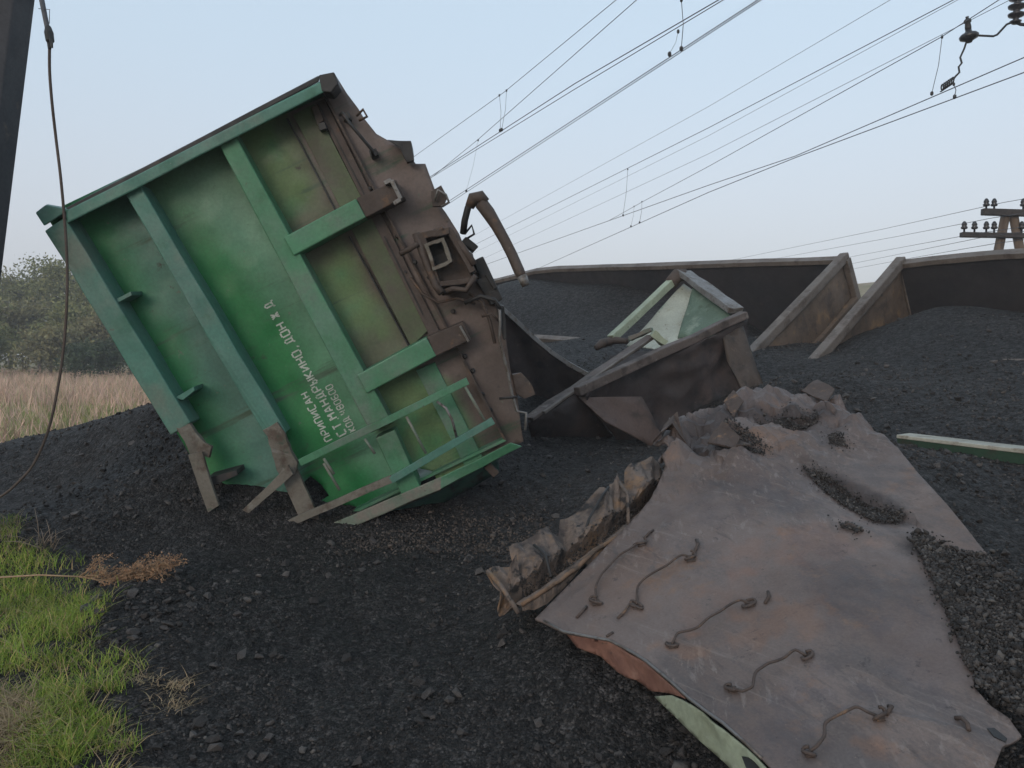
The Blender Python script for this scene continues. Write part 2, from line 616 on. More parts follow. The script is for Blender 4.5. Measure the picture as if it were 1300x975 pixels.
M['leaf_brown'] = blade_mat('leaf_brown', [(0, (0.1544, 0.1340, 0.0701)), (.5, (0.2161, 0.1925, 0.0956)), (1, (0.2779, 0.2596, 0.1277))], .25)
M['leaf_dark'] = blade_mat('leaf_dark', [(0, (0.0455, 0.0715, 0.0360)), (1, (0.0780, 0.0975, 0.0480))], .2)
M['bark'] = worn('bark', (.09, .075, .062), [], .9, ((20, .5, .02),), .2)
M['stalk'] = worn('dry_stalk', (.40, .27, .165), [((.30, .18, .11), 9, .5, .7)], .8, (), .2)
M['dry_head'] = blade_mat('dry_seed_head', [(0, (0.3450, 0.1938, 0.1105)), (.6, (0.4140, 0.2500, 0.1495)), (1, (0.2875, 0.1750, 0.1105))], .15)

# ------------------------------------------------------------------ green wagon frame (end wall plane)
GA, GC, GD = Vector((-3.4381694, 5.65966465, 2.64214869)), Vector((-1.32670082, 5.73533609, 3.64623634)), Vector((0.07474363, 6.08185537, 0.902903))
GU = (GA - GC).normalized()             # from the underframe to the top rim
GV = (GD - GC).normalized()             # across the wagon
GN = GU.cross(GV).normalized()
if GN.y > 0: GN = -GN                   # outward, towards the camera


def E(px, py, off=0.0):
    return on_plane(px, py, GC + GN * off, GN)


# ------------------------------------------------------------------ big rusty sheet plane
S1, S2, S3 = P(680, 780, 3.6), P(1295, 920, 2.35), P(1010, 505, 5.6)
SN = (S2 - S1).cross(S3 - S1).normalized()
if SN.z < 0: SN = -SN


def S(px, py, off=0.0):
    return on_plane(px, py, S1 + SN * off, SN)


SHEET_OUT = [(678, 782), (720, 741), (775, 690), (815, 655), (850, 617), (838, 600), (858, 585), (832, 574), (846, 562), (853, 549), (872, 545),
             (878, 537), (905, 532), (938, 524), (952, 512), (968, 504), (1000, 507), (1030, 513), (1058, 506), (1072, 515), (1110, 548), (1140, 568), (1165, 597),
             (1200, 632), (1228, 662), (1252, 690), (1232, 692), (1200, 684), (1175, 676), (1163, 682), (1168, 702), (1190, 735), (1208, 772), (1218, 805),
             (1226, 830), (1238, 850), (1236, 870), (1258, 893), (1280, 905), (1296, 926), (1272, 945), (1256, 985), (1240, 1030), (1030, 1030), (968, 966), (918, 921),
             (875, 889), (820, 840), (774, 812), (715, 800)]

# ------------------------------------------------------------------ coal ground
ctrl = []
for q in [(0, 975, 2.9), (300, 975, 3.0), (600, 975, 3.0), (880, 975, 2.85), (100, 820, 3.9), (350, 820, 4.0), (600, 830, 4.0),
          (200, 740, 4.7), (450, 740, 4.9), (640, 775, 4.4), (0, 668, 5.6), (150, 680, 5.5), (260, 655, 5.8), (410, 688, 5.7), (560, 668, 6.0), (690, 650, 6.3),
          (640, 615, 6.9), (700, 590, 7.4), (800, 572, 8.0), (280, 592, 6.15), (100, 600, 7.0), (330, 640, 5.95),
          (0, 567, 8.0), (100, 542, 7.9), (200, 515, 7.6), (350, 520, 8.5), (500, 520, 8.5),
          (655, 357, 19.4), (700, 357, 18.4), (780, 364, 16.9), (700, 405, 16.2), (650, 450, 13), (720, 440, 13), (680, 505, 9.5), (760, 545, 8.8), (850, 560, 8.6),
          (860, 382, 15.3), (800, 400, 15.6), (950, 428, 13.9), (975, 441, 11.6), (1040, 443, 11.2), (960, 490, 9.3), (1000, 480, 8.3), (1100, 480, 9.0),
          (1190, 393, 11.6), (1300, 400, 10.4), (1240, 392, 11.0), (1250, 470, 8.5), (1290, 540, 6.6), (1150, 562, 6.5), (1300, 595, 5.5),
          (1262, 650, 4.75), (1205, 700, 3.95), (1290, 800, 3.05), (1285, 960, 2.4)]:
    ctrl.append(P(*q))
for q in [(720, 770), (800, 790), (800, 700), (880, 640), (950, 700), (950, 560), (1010, 520), (1080, 620), (1100, 760), (1000, 850), (1150, 900), (1000, 930), (1120, 960), (1180, 800)]:
    ctrl.append(S(*q) - SN * .13)
for q in [(-12, 11, -.35), (-8.5, 10.5, -.2), (-4, 11, .35), (-2, 14, .6), (-12, 7, .1), (-9, 5, .3), (-6, 3, .12), (-4, .5, 0), (0, .5, 0), (3, .5, .15), (6, .5, .3), (-4, 24, -.3),
          (3, 22.5, .5), (8, 18, .6), (11, 14, .7), (14, 10, .7), (13, 6, .9), (9, 3, .7), (5, 5, .85), (8, 7, 1.4), (16, 14, 0), (7, 24, -.2), (14, 20, -.3), (17, 4, .4), (6.1, 12.6, 1.6), (4.2, 13.5, 1.9)]:
    ctrl.append(Vector(q))
CT = np.array([[c.x, c.y, c.z] for c in ctrl])


def tps_fit(C, lam=.02):
    n = len(C)
    d = np.linalg.norm(C[:, None, :2] - C[None, :, :2], axis=2)
    K = np.where(d > 0, d * d * np.log(d + 1e-12), 0) + lam * np.eye(n)
    Q = np.concatenate([np.ones((n, 1)), C[:, :2]], 1)
    A = np.block([[K, Q], [Q.T, np.zeros((3, 3))]])
    return np.linalg.solve(A, np.concatenate([C[:, 2], np.zeros(3)]))


TW = tps_fit(CT)


def gz_arr(x, y):
    z = TW[-3] + TW[-2] * x + TW[-1] * y
    for i in range(len(CT)):
        d2 = (x - CT[i, 0]) ** 2 + (y - CT[i, 1]) ** 2
        z = z + TW[i] * .5 * d2 * np.log(d2 + 1e-12)
    r = np.hypot(x, y)
    a = np.clip((r - 22) / 5, 0, 1)
    z = z * (1 - a) - .5 * a
    return z


def gz(x, y):
    return float(gz_arr(np.array([x]), np.array([y]))[0])


field = bpy.data.meshes.new('field')
nr = [0, 3, 8, 14, 20, 30, 45, 70, 120, 200, 300, 400]
vv, ff = [(0, 0, -.25)], []
for i, r_ in enumerate(nr[1:]):
    for k in range(48):
        a = 2 * math.pi * k / 48
        vv.append((r_ * math.sin(a), r_ * math.cos(a), -.25 + (.25 * smooth01(8, 16, r_)) + .0055 * max(0, min(r_, 120) - 30)))
for k in range(48): ff.append((0, 1 + (k + 1) % 48, 1 + k))
for i in range(len(nr) - 2):
    for k in range(48):
        a, b = 1 + i * 48 + k, 1 + i * 48 + (k + 1) % 48
        ff.append((a, b, b + 48, a + 48))
field.from_pydata(vv, [], ff)
fo = link_mesh('field', field, M['field'])
tag(fo, 'wide field of dry grass running back to the trees', 'field', kind='structure')

# polar grid: fine near the camera, coarser further away
NA, NRAD = 860, 330
ang = np.radians(np.linspace(-66, 66, NA))
rad = .7 * (27 / .7) ** np.linspace(0, 1, NRAD)
AA, RR = np.meshgrid(ang, rad)
X, Y = RR * np.sin(AA), RR * np.cos(AA)
Z = gz_arr(X, Y)


def vnoise(X, Y, s, seed):
    """smooth value noise on arrays"""
    g = np.random.default_rng(seed).random((256, 256))
    x, y = X * s + 1000, Y * s + 1000
    xi, yi = np.floor(x).astype(int), np.floor(y).astype(int)
    fx, fy = x - xi, y - yi
    fx, fy = fx * fx * (3 - 2 * fx), fy * fy * (3 - 2 * fy)
    a = g[xi % 256, yi % 256]
    b = g[(xi + 1) % 256, yi % 256]
    c = g[xi % 256, (yi + 1) % 256]
    d = g[(xi + 1) % 256, (yi + 1) % 256]
    return (a * (1 - fx) + b * fx) * (1 - fy) + (c * (1 - fx) + d * fx) * fy - .5


def bumps(X, Y):
    z = vnoise(X, Y, .9, 1) * .10 + vnoise(X, Y, 2.3, 2) * .06 * np.clip(1.5 - np.hypot(X, Y) / 12, .4, 1) + vnoise(X + Y * .4, Y - X * .4, 5.1, 3) * .035 * np.clip(1.5 - np.hypot(X, Y) / 9, .3, 1)
    fin = np.maximum(0, vnoise(X - Y * .7, Y + X * .7, 11, 4)) * .035 + np.maximum(0, vnoise(X, Y, 23, 5)) * .028 + vnoise(X + Y, X - Y, 40, 6) * .010
    return z + fin * np.clip(1.5 - np.hypot(X, Y) / 9, .25, 1)


Z = Z + bumps(X, Y)
idx = np.arange(NA * NRAD).reshape(NRAD, NA)
FQ = np.stack([idx[:-1, :-1], idx[:-1, 1:], idx[1:, 1:], idx[1:, :-1]], -1).reshape(-1, 4)
cme = array_mesh('coal_ground', np.stack([X, Y, Z], -1).reshape(-1, 3), FQ, True)
coal = link_mesh('coal_ground', cme, M['coal'])
tag(coal, 'black spilled coal heaped over the ground around the wrecked wagons', 'coal', kind='structure')

# far hill glimpsed between the two wagons on the right
hx = np.linspace(-20, 170, 60)
hy = np.linspace(70, 150, 20)
HX, HY = np.meshgrid(hx, hy)
HZ = 12.6 * np.exp(-((HX - 60) / 55) ** 2) * np.exp(-((HY - 110) / 22) ** 2) + vnoise(HX, HY, .08, 9) * 1.2 - .5
idx2 = np.arange(HX.size).reshape(HX.shape)
hill = link_mesh('hill', array_mesh('hill', np.stack([HX, HY, HZ], -1).reshape(-1, 3), np.stack([idx2[:-1, :-1], idx2[:-1, 1:], idx2[1:, 1:], idx2[1:, :-1]], -1).reshape(-1, 4), True), M['field'])
tag(hill, 'low grassy hill seen through the gap between the two tilted wagons', 'hill', kind='structure')


# ------------------------------------------------------------------ coal lumps
def hull_mesh(seed, n=13):
    r = random.Random(seed)
    bm = bmesh.new()
    for i in range(n):
        v = Vector((r.gauss(0, 1), r.gauss(0, 1), r.gauss(0, 1))).normalized() * r.uniform(.75, 1.1)
        bm.verts.new((v.x * r.uniform(.85, 1.15), v.y * .85, v.z * .62))
    res = bmesh.ops.convex_hull(bm, input=bm.verts)
    bmesh.ops.delete(bm, geom=[g for g in res['geom_interior'] if isinstance(g, bmesh.types.BMVert)], context='VERTS')
    bmesh.ops.triangulate(bm, faces=bm.faces)
    me = bpy.data.meshes.new('coal_lump')
    bm.to_mesh(me)
    bm.free()
    return me


lumps = [hull_mesh(i, 11 + i % 5) for i in range(14)]
for m_ in lumps: m_.materials.append(M['coal_lump'])
LV = [np.array([v.co[:] for v in m_.vertices]) for m_ in lumps]
LF = [np.array([p.vertices[:] for p in m_.polygons]) for m_ in lumps]

GRASS_PX = [(-200, 660), (0, 668), (40, 676), (62, 692), (75, 715), (100, 735), (118, 762), (95, 790), (100, 806), (130, 835), (155, 850), (172, 880), (160, 905), (178, 925), (165, 948), (130, 975), (120, 1010), (-200, 1010)]
GREEN_PX = [(50, 268), (420, 95), (660, 562), (410, 682), (265, 650)]


def rotm(n):
    q = rng.normal(size=(n, 4))
    q /= np.linalg.norm(q, axis=1)[:, None]
    a, b, c, d = q.T
    return np.stack([1 - 2 * (c * c + d * d), 2 * (b * c - a * d), 2 * (b * d + a * c), 2 * (b * c + a * d), 1 - 2 * (b * b + d * d), 2 * (c * d - a * b),
                     2 * (b * d - a * c), 2 * (c * d + a * b), 1 - 2 * (b * b + c * c)], -1).reshape(n, 3, 3)


NL = 85000
la = np.radians(rng.uniform(-48, 44, NL))
lr = 2.0 * (17 / 2.0) ** (rng.random(NL) ** 1.15)
lx, ly = lr * np.sin(la), lr * np.cos(la)
clump = vnoise(lx, ly, .9, 31) + vnoise(lx, ly, 2.5, 32) * .7
keep = rng.random(NL) < np.clip(.45 + clump * 1.5, .06, 1)
lx, ly, lr = lx[keep], ly[keep], lr[keep]
NL = len(lx)
lsz = .0028 + .007 * rng.random(NL) ** 2.5 + .034 * rng.random(NL) ** 26 + .030 * (rng.random(NL) ** 9) * np.clip((clump[keep] - .05) * 2.2, 0, 1) * np.clip(2.2 - lr / 3.2, 0, 1) + .0011 * lr * (.4 + rng.random(NL)) * np.clip(1.6 - lr / 14, .4, 1)
lz = gz_arr(lx, ly) + bumps(lx, ly)
pxs = [project((lx[i], ly[i], lz[i])) for i in range(NL)]
big = []
for i in range(NL):
    u, v, d = pxs[i]
    if 0 < u < 1300 and 0 < v < 975 and not inside(u, v, SHEET_OUT) and not inside(u, v, GREEN_PX) and not inside(u, v, GRASS_PX):
        big.append((lsz[i] / d, i))
big.sort(reverse=True)
single = set(i for _, i in big[:290])
VV, FF, off = [], [], 0
Rm = rotm(NL)
for i in range(NL):
    u, v, d = pxs[i]
    k = i % len(lumps)
    if i in single:
        o = bpy.data.objects.new('coal_lump', lumps[k])
        col.objects.link(o)
        o.parent = coal
        o.location = (lx[i], ly[i], lz[i] + lsz[i] * .32)
        o.rotation_euler = (random.uniform(-.5, .5), random.uniform(-.5, .5), random.uniform(0, 6.28))
        o.scale = (lsz[i],) * 3
        continue
    if v < 975 and inside(u, v, GRASS_PX): continue
    VV.append(LV[k] @ Rm[i].T * lsz[i] + (lx[i], ly[i], lz[i] + lsz[i] * .2))
    FF.append(LF[k] + off)
    off += len(LV[k])
o = link_mesh('coal_rubble', array_mesh('coal_rubble', np.concatenate(VV), np.concatenate(FF)), M['coal_bits'], coal)
tag(o, kind='stuff')

# band of paler gravel along the foot of the green wagon
gv = [(440, 690), (520, 678), (600, 662), (680, 652), (700, 672), (640, 700), (540, 708), (460, 704)]
VV, FF, off = [], [], 0
for i in range(3600):
    u, v = rng.uniform(420, 705), rng.uniform(648, 715)
    if rng.random() > .25 and not inside(u, v, gv): continue
    r_ = ray(u, v)
    t_ = 5.0
    for _ in range(6):
        p = CAM + r_ * (t_ / r_.y)
        t_ += (p.z - gz(p.x, p.y)) / max(.12, -r_.z) * .8
    s_ = rng.uniform(.005, .015) * (2.0 if rng.random() < .03 else 1)
    k = i % len(lumps)
    zz = gz(p.x, p.y) + float(bumps(np.array([p.x]), np.array([p.y]))[0])
    VV.append(LV[k] @ rotm(1)[0].T * s_ + (p.x, p.y, zz + s_ * .3))
    FF.append(LF[k] + off)
    off += len(LV[k])
t = NT('pale_gravel')
g_ = t.n('ShaderNodeNewGeometry').outputs['Random Per Island']
M['gravel'] = t.done(t.mix(g_, (.028, .024, .021), (.125, .10, .085)), .85, ((60, .3, .005),), .3)
o = link_mesh('gravel', array_mesh('gravel', np.concatenate(VV), np.concatenate(FF)), M['gravel'], coal)
tag(o, kind='stuff')

# ------------------------------------------------------------------ green gondola lying on its side
green = thing('gondola_wagon', 'green gondola wagon tipped on its side with white stencilled lettering on its end', 'wagon', (-1.2, 6.4, .4))


def lerp(a, b, t): return (a[0] + (b[0] - a[0]) * t, a[1] + (b[1] - a[1]) * t)


# px frame of the end wall: pa(s, t): s 0 = top rim (A-B), 1 = underframe (C-D); t 0 = upper corner, 1 = lower corner
def uvpx(px, py):
    q = E(px, py) - GC
    guu, gvv = q.dot(GU), q.dot(GV)
    c = GU.dot(GV)
    v = (gvv - c * guu) / (1 - c * c)
    u = (guu - c * gvv) / (1 - c * c)
    return u, v                          # metres from underframe edge, metres from upper corner


def wall_fn(px, py):
    u, v = uvpx(px, py)
    q = E(px, py)
    dz = .030 * noise.noise(q * 1.7) + .007 * noise.noise(q * 6) - .03 * max(0, noise.noise(q * 3.1 + Vector((5, 8, 2))) - .25)
    # pressed-out bays between the ribs
    dz -= .012 * math.sin(max(0, min(1, (v - .1) / 2.9)) * math.pi)
    # crumple at the lower, buried side and at the torn underframe edge
    k = smooth01(2.2, 2.9, v)
    dz += k * .05 * noise.noise(q * 3.1 + Vector((3, 1, 7)))
    return E(px, py, dz - .095)


def mixc(a, b, t): return tuple(a[i] + (b[i] - a[i]) * t for i in range(3))


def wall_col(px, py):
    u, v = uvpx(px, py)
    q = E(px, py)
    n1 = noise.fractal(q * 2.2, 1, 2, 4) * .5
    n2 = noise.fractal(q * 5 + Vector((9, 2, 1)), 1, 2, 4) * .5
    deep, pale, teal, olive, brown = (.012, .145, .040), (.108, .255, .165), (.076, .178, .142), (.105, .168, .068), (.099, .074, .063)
    # each bay runs from deep green on one side to paler grey-green
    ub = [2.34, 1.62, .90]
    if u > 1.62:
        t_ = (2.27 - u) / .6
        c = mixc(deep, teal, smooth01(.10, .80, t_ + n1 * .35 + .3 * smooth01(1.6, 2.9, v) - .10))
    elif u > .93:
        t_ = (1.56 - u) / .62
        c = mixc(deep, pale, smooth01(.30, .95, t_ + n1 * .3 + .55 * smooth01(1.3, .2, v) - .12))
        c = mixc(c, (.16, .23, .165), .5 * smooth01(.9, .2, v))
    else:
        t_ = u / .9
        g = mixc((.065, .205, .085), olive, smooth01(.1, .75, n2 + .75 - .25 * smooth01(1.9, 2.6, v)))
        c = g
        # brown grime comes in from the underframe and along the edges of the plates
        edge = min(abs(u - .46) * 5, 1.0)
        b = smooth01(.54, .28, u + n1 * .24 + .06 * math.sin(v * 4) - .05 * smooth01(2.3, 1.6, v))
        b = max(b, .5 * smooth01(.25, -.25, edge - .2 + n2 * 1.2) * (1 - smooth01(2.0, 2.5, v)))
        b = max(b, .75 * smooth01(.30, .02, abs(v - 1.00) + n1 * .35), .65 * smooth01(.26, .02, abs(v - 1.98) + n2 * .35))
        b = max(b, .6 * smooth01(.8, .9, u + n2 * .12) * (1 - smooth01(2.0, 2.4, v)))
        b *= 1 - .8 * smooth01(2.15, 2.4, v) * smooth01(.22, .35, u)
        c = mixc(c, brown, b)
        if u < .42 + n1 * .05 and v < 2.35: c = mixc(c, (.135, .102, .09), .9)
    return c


RIM = [(424, 92), (440, 118), (455, 138), (462, 150), (478, 170), (492, 178), (507, 182), (516, 193), (528, 208), (540, 208), (553, 243), (552, 252), (566, 270), (583, 297), (590, 315),
       (600, 322), (608, 350), (622, 372), (636, 392), (641, 420), (648, 470), (657, 505), (662, 545), (665, 560)]
WALL = [(58, 272), (235, 187), (416, 99)] + RIM + [(612, 588), (575, 603), (556, 612), (549, 598), (530, 594), (524, 612), (526, 622), (500, 636), (462, 652), (448, 642), (430, 640), (408, 650), (400, 640), (418, 629), (408, 615), (394, 604), (386, 612), (388, 640), (372, 655), (350, 690), (285, 650)]
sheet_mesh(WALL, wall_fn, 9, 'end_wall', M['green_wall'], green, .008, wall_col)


def plate(name, poly, off0, off1, mat, bevel=.006, parent=green, rough=0., cuts=0):
    """prism standing on the end wall; poly in pixels outlines its outer face"""
    mb = MB()
    mb.prism([E(x, y, off1) for x, y in poly], -GN * (off1 - off0))
    return mb.build(name, mat, parent, bevel, rough=rough, cuts=cuts)


def strip(a, b, w0, w1=None):
    """pixel quad around the segment a-b with width w0 at a and w1 at b"""
    w1 = w1 or w0
    dx, dy = b[0] - a[0], b[1] - a[1]
    L = math.hypot(dx, dy)
    nx, ny = -dy / L, dx / L
    return [(a[0] + nx * w0 / 2, a[1] + ny * w0 / 2), (b[0] + nx * w1 / 2, b[1] + ny * w1 / 2), (b[0] - nx * w1 / 2, b[1] - ny * w1 / 2), (a[0] - nx * w0 / 2, a[1] - ny * w0 / 2)]


# lapped plates along the underframe, each a little lower than the last
plate('lap_plate', [(372, 146), (398, 132), (545, 418), (522, 440)], -.12, -.070, worn('olive_lap', (.080, .108, .052), [((.085, .072, .056), 2.2, .42, .74), ((.04, .034, .03), 14, .62, .74)], .6, ((16, .2, .01),), .4), .003)
plate('lap_plate', [(400, 131), (412, 125), (560, 425), (547, 430)], -.12, -.062, M['brown_wall'], .003)
plate('lap_plate', [(528, 470), (552, 460), (615, 585), (592, 596)], -.12, -.070, M['green'], .003)
for a, b in (((364, 150), (425, 266)), ((443, 300), (500, 405)), ((500, 405), (522, 446)), ((404, 131), (470, 262)), ((488, 300), (537, 400))):
    plate('seam', strip(a, b, 1.6, 1.6), -.11, -.052, M['dark_steel'], 0)
# long ribs
plate('rib', strip((168, 240), (352, 556), 21, 25), -.13, .11, M['green_teal'], .008, rough=.012, cuts=5)
plate('rib', strip((285, 172), (484, 543), 24, 30), -.13, .11, M['green'], .010, rough=.003, cuts=3)
plate('rib', strip((489, 551), (522, 624), 27, 26), -.13, .085, M['green'], .008, rough=.006, cuts=2)
# short posts down to the underframe
for a, b, c in (((366, 313), (458, 264), (508, 239)), ((459, 488), (548, 440), (593, 420))):
    plate('short_post', strip(a, b, 27, 27), -.13, .13, M['green'], .010, rough=.003, cuts=2)
    plate('short_post_end', strip(b, c, 27, 25), -.13, .125, M['brown_steel'], .008, rough=.006, cuts=2)
mb = MB()
for a, b in (((497, 229), (509, 253)), ((497, 229), (488, 233)), ((509, 253), (500, 259))):
    mb.bar(E(*a, .15), E(*b, .15), .03, .05, GN)
mb.build('bent_lip', M['bare_steel'], green, .004)
mb = MB().bar(E(584, 414, .14), E(595, 434, .14), .018, .03, GN)
mb.build('bent_lip', M['bare_steel'], green, .004)
# top chord of the wagon, on the left of the picture
plate('top_chord', strip((70, 285), (229, 545), 31, 30), -.10, .13, M['green_teal'], .010, rough=.010, cuts=5)
mb = MB()
mb.hexa([E(45, 270, .16), E(58, 260, .16), E(88, 266, .16), E(56, 287, .16)], [E(45, 270, -.06), E(60, 259, -.06), E(88, 264, -.06), E(60, 285, -.06)])
mb.build('corner_cap', M['green_teal'], green, .008)
# broken foot of the top chord
mb = MB().prism([E(*p, .12) for p in [(222, 540), (238, 536), (258, 562), (268, 566), (264, 580), (250, 575), (246, 586)]], -GN * .05)
mb.build('torn_foot', M['strut'], green, .004, rough=.03, cuts=3)
mb = MB().prism([E(*p, .17) for p in [(238, 578), (256, 574), (278, 642), (264, 651)]], -GN * .035)
mb.build('bent_flange', M['strut'], green, .004, rough=.01, cuts=3)
plate('gusset', [(222, 505), (246, 491), (247, 496), (232, 508)], -.11, .10, M['green_teal'], .002)
plate('gusset', [(141, 383), (166, 370), (167, 375), (144, 387)], -.11, .10, M['green_teal'], .002)
plate('gusset', [(262, 607), (300, 597), (302, 603), (272, 616)], -.11, .10, M['dark_steel'], .002)
# broken foot of the second rib
mb = MB().prism([E(*p, .12) for p in [(333, 545), (352, 536), (366, 566), (378, 588), (375, 602), (356, 604), (350, 585), (340, 566)]], -GN * .06)
mb.build('torn_foot', M['strut'], green, .004, rough=.03, cuts=3)
mb = MB().prism([E(*p, .10) for p in [(356, 602), (377, 596), (410, 672), (388, 679)]], -GN * .05)
mb.build('bent_flange', M['strut'], green, .004, rough=.008, cuts=3)
# upper corner post with a deep lip
mb = MB()
mb.hexa([E(84, 268, .16), E(416, 98, .17), E(419, 113, .17), E(86, 284, .16)], [E(84, 268, -.12), E(416, 98, -.12), E(419, 113, -.12), E(86, 284, -.12)])
mb.build('corner_post', M['green_teal'], green, .012, rough=.005, cuts=3)
mb = MB()
mb.hexa([E(84, 264, .13), E(405, 96, .14), E(405, 103, .14), E(84, 271, .13)], [E(84, 264, -.5), E(405, 96, -.5), E(405, 103, -.5), E(84, 271, -.5)])
mb.build('side_lip', M['dark_steel'], green, .006, rough=.006, cuts=3)
mb = MB().prism([E(*p, .175) for p in [(404, 95), (424, 91), (430, 106), (420, 118), (408, 116)]], -GN * .2)
mb.build('corner_cap', M['dark_steel'], green, .01)
# lower corner post, scraped and bent, with the crushed side hanging below it
mb = MB()
mb.hexa([E(412, 668, .12), E(560, 606, .15), E(560, 622, .15), E(418, 682, .12)], [E(412, 668, -.1), E(560, 606, -.1), E(560, 622, -.1), E(418, 682, -.1)])
mb.build('corner_post', M['dusty_green'], green, .008, rough=.012, cuts=3)
mb = MB()
mb.hexa([E(558, 607, .15), E(648, 562, .13), E(663, 566, .10), E(558, 622, .15)], [E(558, 607, -.1), E(648, 562, -.1), E(660, 566, -.1), E(558, 622, -.1)])
mb.build('corner_post', M['green'], green, .008, rough=.010, cuts=3)


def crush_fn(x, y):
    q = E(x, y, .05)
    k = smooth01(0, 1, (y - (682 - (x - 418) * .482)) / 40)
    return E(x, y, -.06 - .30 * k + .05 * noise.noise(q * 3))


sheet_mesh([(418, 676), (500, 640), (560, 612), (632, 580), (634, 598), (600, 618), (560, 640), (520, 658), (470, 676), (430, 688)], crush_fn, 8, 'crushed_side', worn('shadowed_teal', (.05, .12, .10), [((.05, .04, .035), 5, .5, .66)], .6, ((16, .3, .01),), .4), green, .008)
mb = MB().bar(E(618, 590, .0), E(630, 602, .0), .06, .06, GN)
mb.build('step_bracket', M['brown_steel'], green, .004)
# ladder
lad = thing('x', '', '', (0, 0, 0)) if False else None
rail = plate('ladder_rail', strip((380, 588), (594, 484), 9, 9), .135, .17, M['green'], .003, rough=.004, cuts=3)
r2 = plate('ladder_rail', strip((496, 610), (626, 534), 9, 9), .135, .17, M['green_teal'], .003, rough=.004, cuts=3)
plate('ladder_rail', strip((360, 668), (498, 608), 9, 9), .135, .17, M['strut'], .003, rough=.006, cuts=3)
for a, b in (((590, 490), (617, 537)), ((516, 529), (541, 576)), ((463, 557), (476, 576)), ((411, 582), (424, 602)), ((411, 588), (431, 622))):
    MB().tube([E(*a, .15), E(*b, .15)], .011, 8).build('ladder_rung', M['dusty_green'], green, smooth=True)
MB().tube([E(555, 510, .15), E(566, 518, .18), E(574, 533, .19), E(580, 556, .15)], .011, 8).build('ladder_rung', M['bare_steel'], green, smooth=True)
mb = MB().prism([E(*p, .2) for p in [(366, 590), (372, 602), (316, 652), (308, 648)]], -GN * .03)
mb.build('bent_strut', M['strut'], green, .003, rough=.008, cuts=3)
# coupler pocket: frame, socket, straps
plate('coupler_frame', [(528, 298), (572, 288), (604, 345), (601, 362), (566, 374), (545, 352)], -.13, .05, M['brown_steel'], .006, rough=.012, cuts=2)
mb = MB()
for a, b, wd in (((534, 296), (556, 360), .05), ((556, 360), (598, 356), .04), ((570, 292), (600, 346), .05), ((534, 300), (570, 293), .05)):
    mb.bar(E(*a, .10), E(*b, .11), wd, .10, GN)
mb.build('coupler_housing', M['brown_steel'], green, .006, rough=.012, cuts=2)
mb = MB()
ring_o = [(538, 311), (549, 306), (556, 303), (562, 301), (566, 311), (570, 320), (574, 331), (566, 337), (556, 341), (550, 343), (546, 332), (542, 322)]
ring_i = [(543, 313), (550, 310), (555, 309), (559, 306), (562, 313), (564, 321), (569, 330), (563, 333), (557, 335), (552, 338), (550, 330), (546, 321)]
n_ = len(ring_o)
vs_ = [E(*p, .20) for p in ring_o] + [E(*p, .20) for p in ring_i] + [E(*p, .03) for p in ring_o] + [E(*p, .06) for p in ring_i]
fs_ = []
for i in range(n_):
    j = (i + 1) % n_
    fs_ += [[i, j, n_ + j, n_ + i], [i, 2 * n_ + i, 2 * n_ + j, j], [n_ + i, n_ + j, 3 * n_ + j, 3 * n_ + i]]
fs_.append([3 * n_ + i for i in range(n_)])
mb.add(vs_, fs_)
sock = mb.build('coupler_socket', M['strut'], green, .002, rough=.016, cuts=2)
plate('socket_hole', ring_i, .055, .064, M['dark_steel'], 0, sock)
for pts, nm, rr in (([(508, 322), (520, 316), (531, 309)], 'bent_bar', .022), ([(528, 296), (540, 330), (553, 362), (561, 372)], 'strap', .03), ([(561, 372), (575, 366), (592, 368), (604, 350)], 'strap', .022),
                    ([(541, 300), (563, 290)], 'strap', .025), ([(576, 300), (590, 318), (602, 336)], 'strap', .025)):
    MB().tube([E(*p, .12 + .02 * i) for i, p in enumerate(pts)], rr, 8).build(nm, M['brown_steel'], green, smooth=True, rough=.006)
for x, y in ((532, 303), (545, 352), (571, 296), (599, 347), (584, 366), (527, 333), (480, 262), (470, 240), (575, 395), (590, 452), (600, 470), (612, 500), (622, 520), (505, 300), (515, 345), (560, 440)):
    MB().lathe(E(x, y, -.1 if x in (480, 470, 575, 590, 600, 612, 622, 505, 515, 560) else .02), GN, [(0, .020), (.03, .020), (.035, .012), (.05, .012)], 6).build('bolt', M['dark_steel'], green)
for pts, rr in (([(520, 352), (536, 372), (556, 384), (580, 378), (603, 386)], .012), ([(596, 372), (612, 384), (622, 408), (628, 436)], .014), ([(612, 402), (624, 398), (634, 408)], .010)):
    MB().tube([E(x, y, .03 + .03 * (i % 2)) for i, (x, y) in enumerate(pts)], rr, 7).build('brake_rod', M['brown_steel'], green, smooth=True, rough=.006)
# brake pipe arching over the edge
MB().tube([E(588, 296, .05), E(590, 280, .10), E(594, 264, .12), E(600, 254, .13)], .026, 10).build('pipe_stub', M['dark_steel'], green, smooth=True)
MB().tube([E(596, 263, .12), E(601, 252, .13), E(610, 250, .13), E(616, 257, .13)], [.035, .05, .05, .04], 10).build('pipe_elbow', M['brown_steel'], green, smooth=True, rough=.004)
hose = [(611, 258), (620, 270), (630, 286), (641, 306), (650, 324), (659, 344), (663, 352)]
MB().tube([E(*p, .13 + .02 * i) for i, p in enumerate(hose)], [.05, .05, .042, .040, .040, .042, .036], 12).build('brake_hose', M['brown_steel'], green, smooth=True, rough=.004)
MB().tube([E(662, 350, .25), E(668, 362, .26)], [.045, .035], 10).build('hose_end', M['bare_steel'], green, smooth=True, rough=.01)
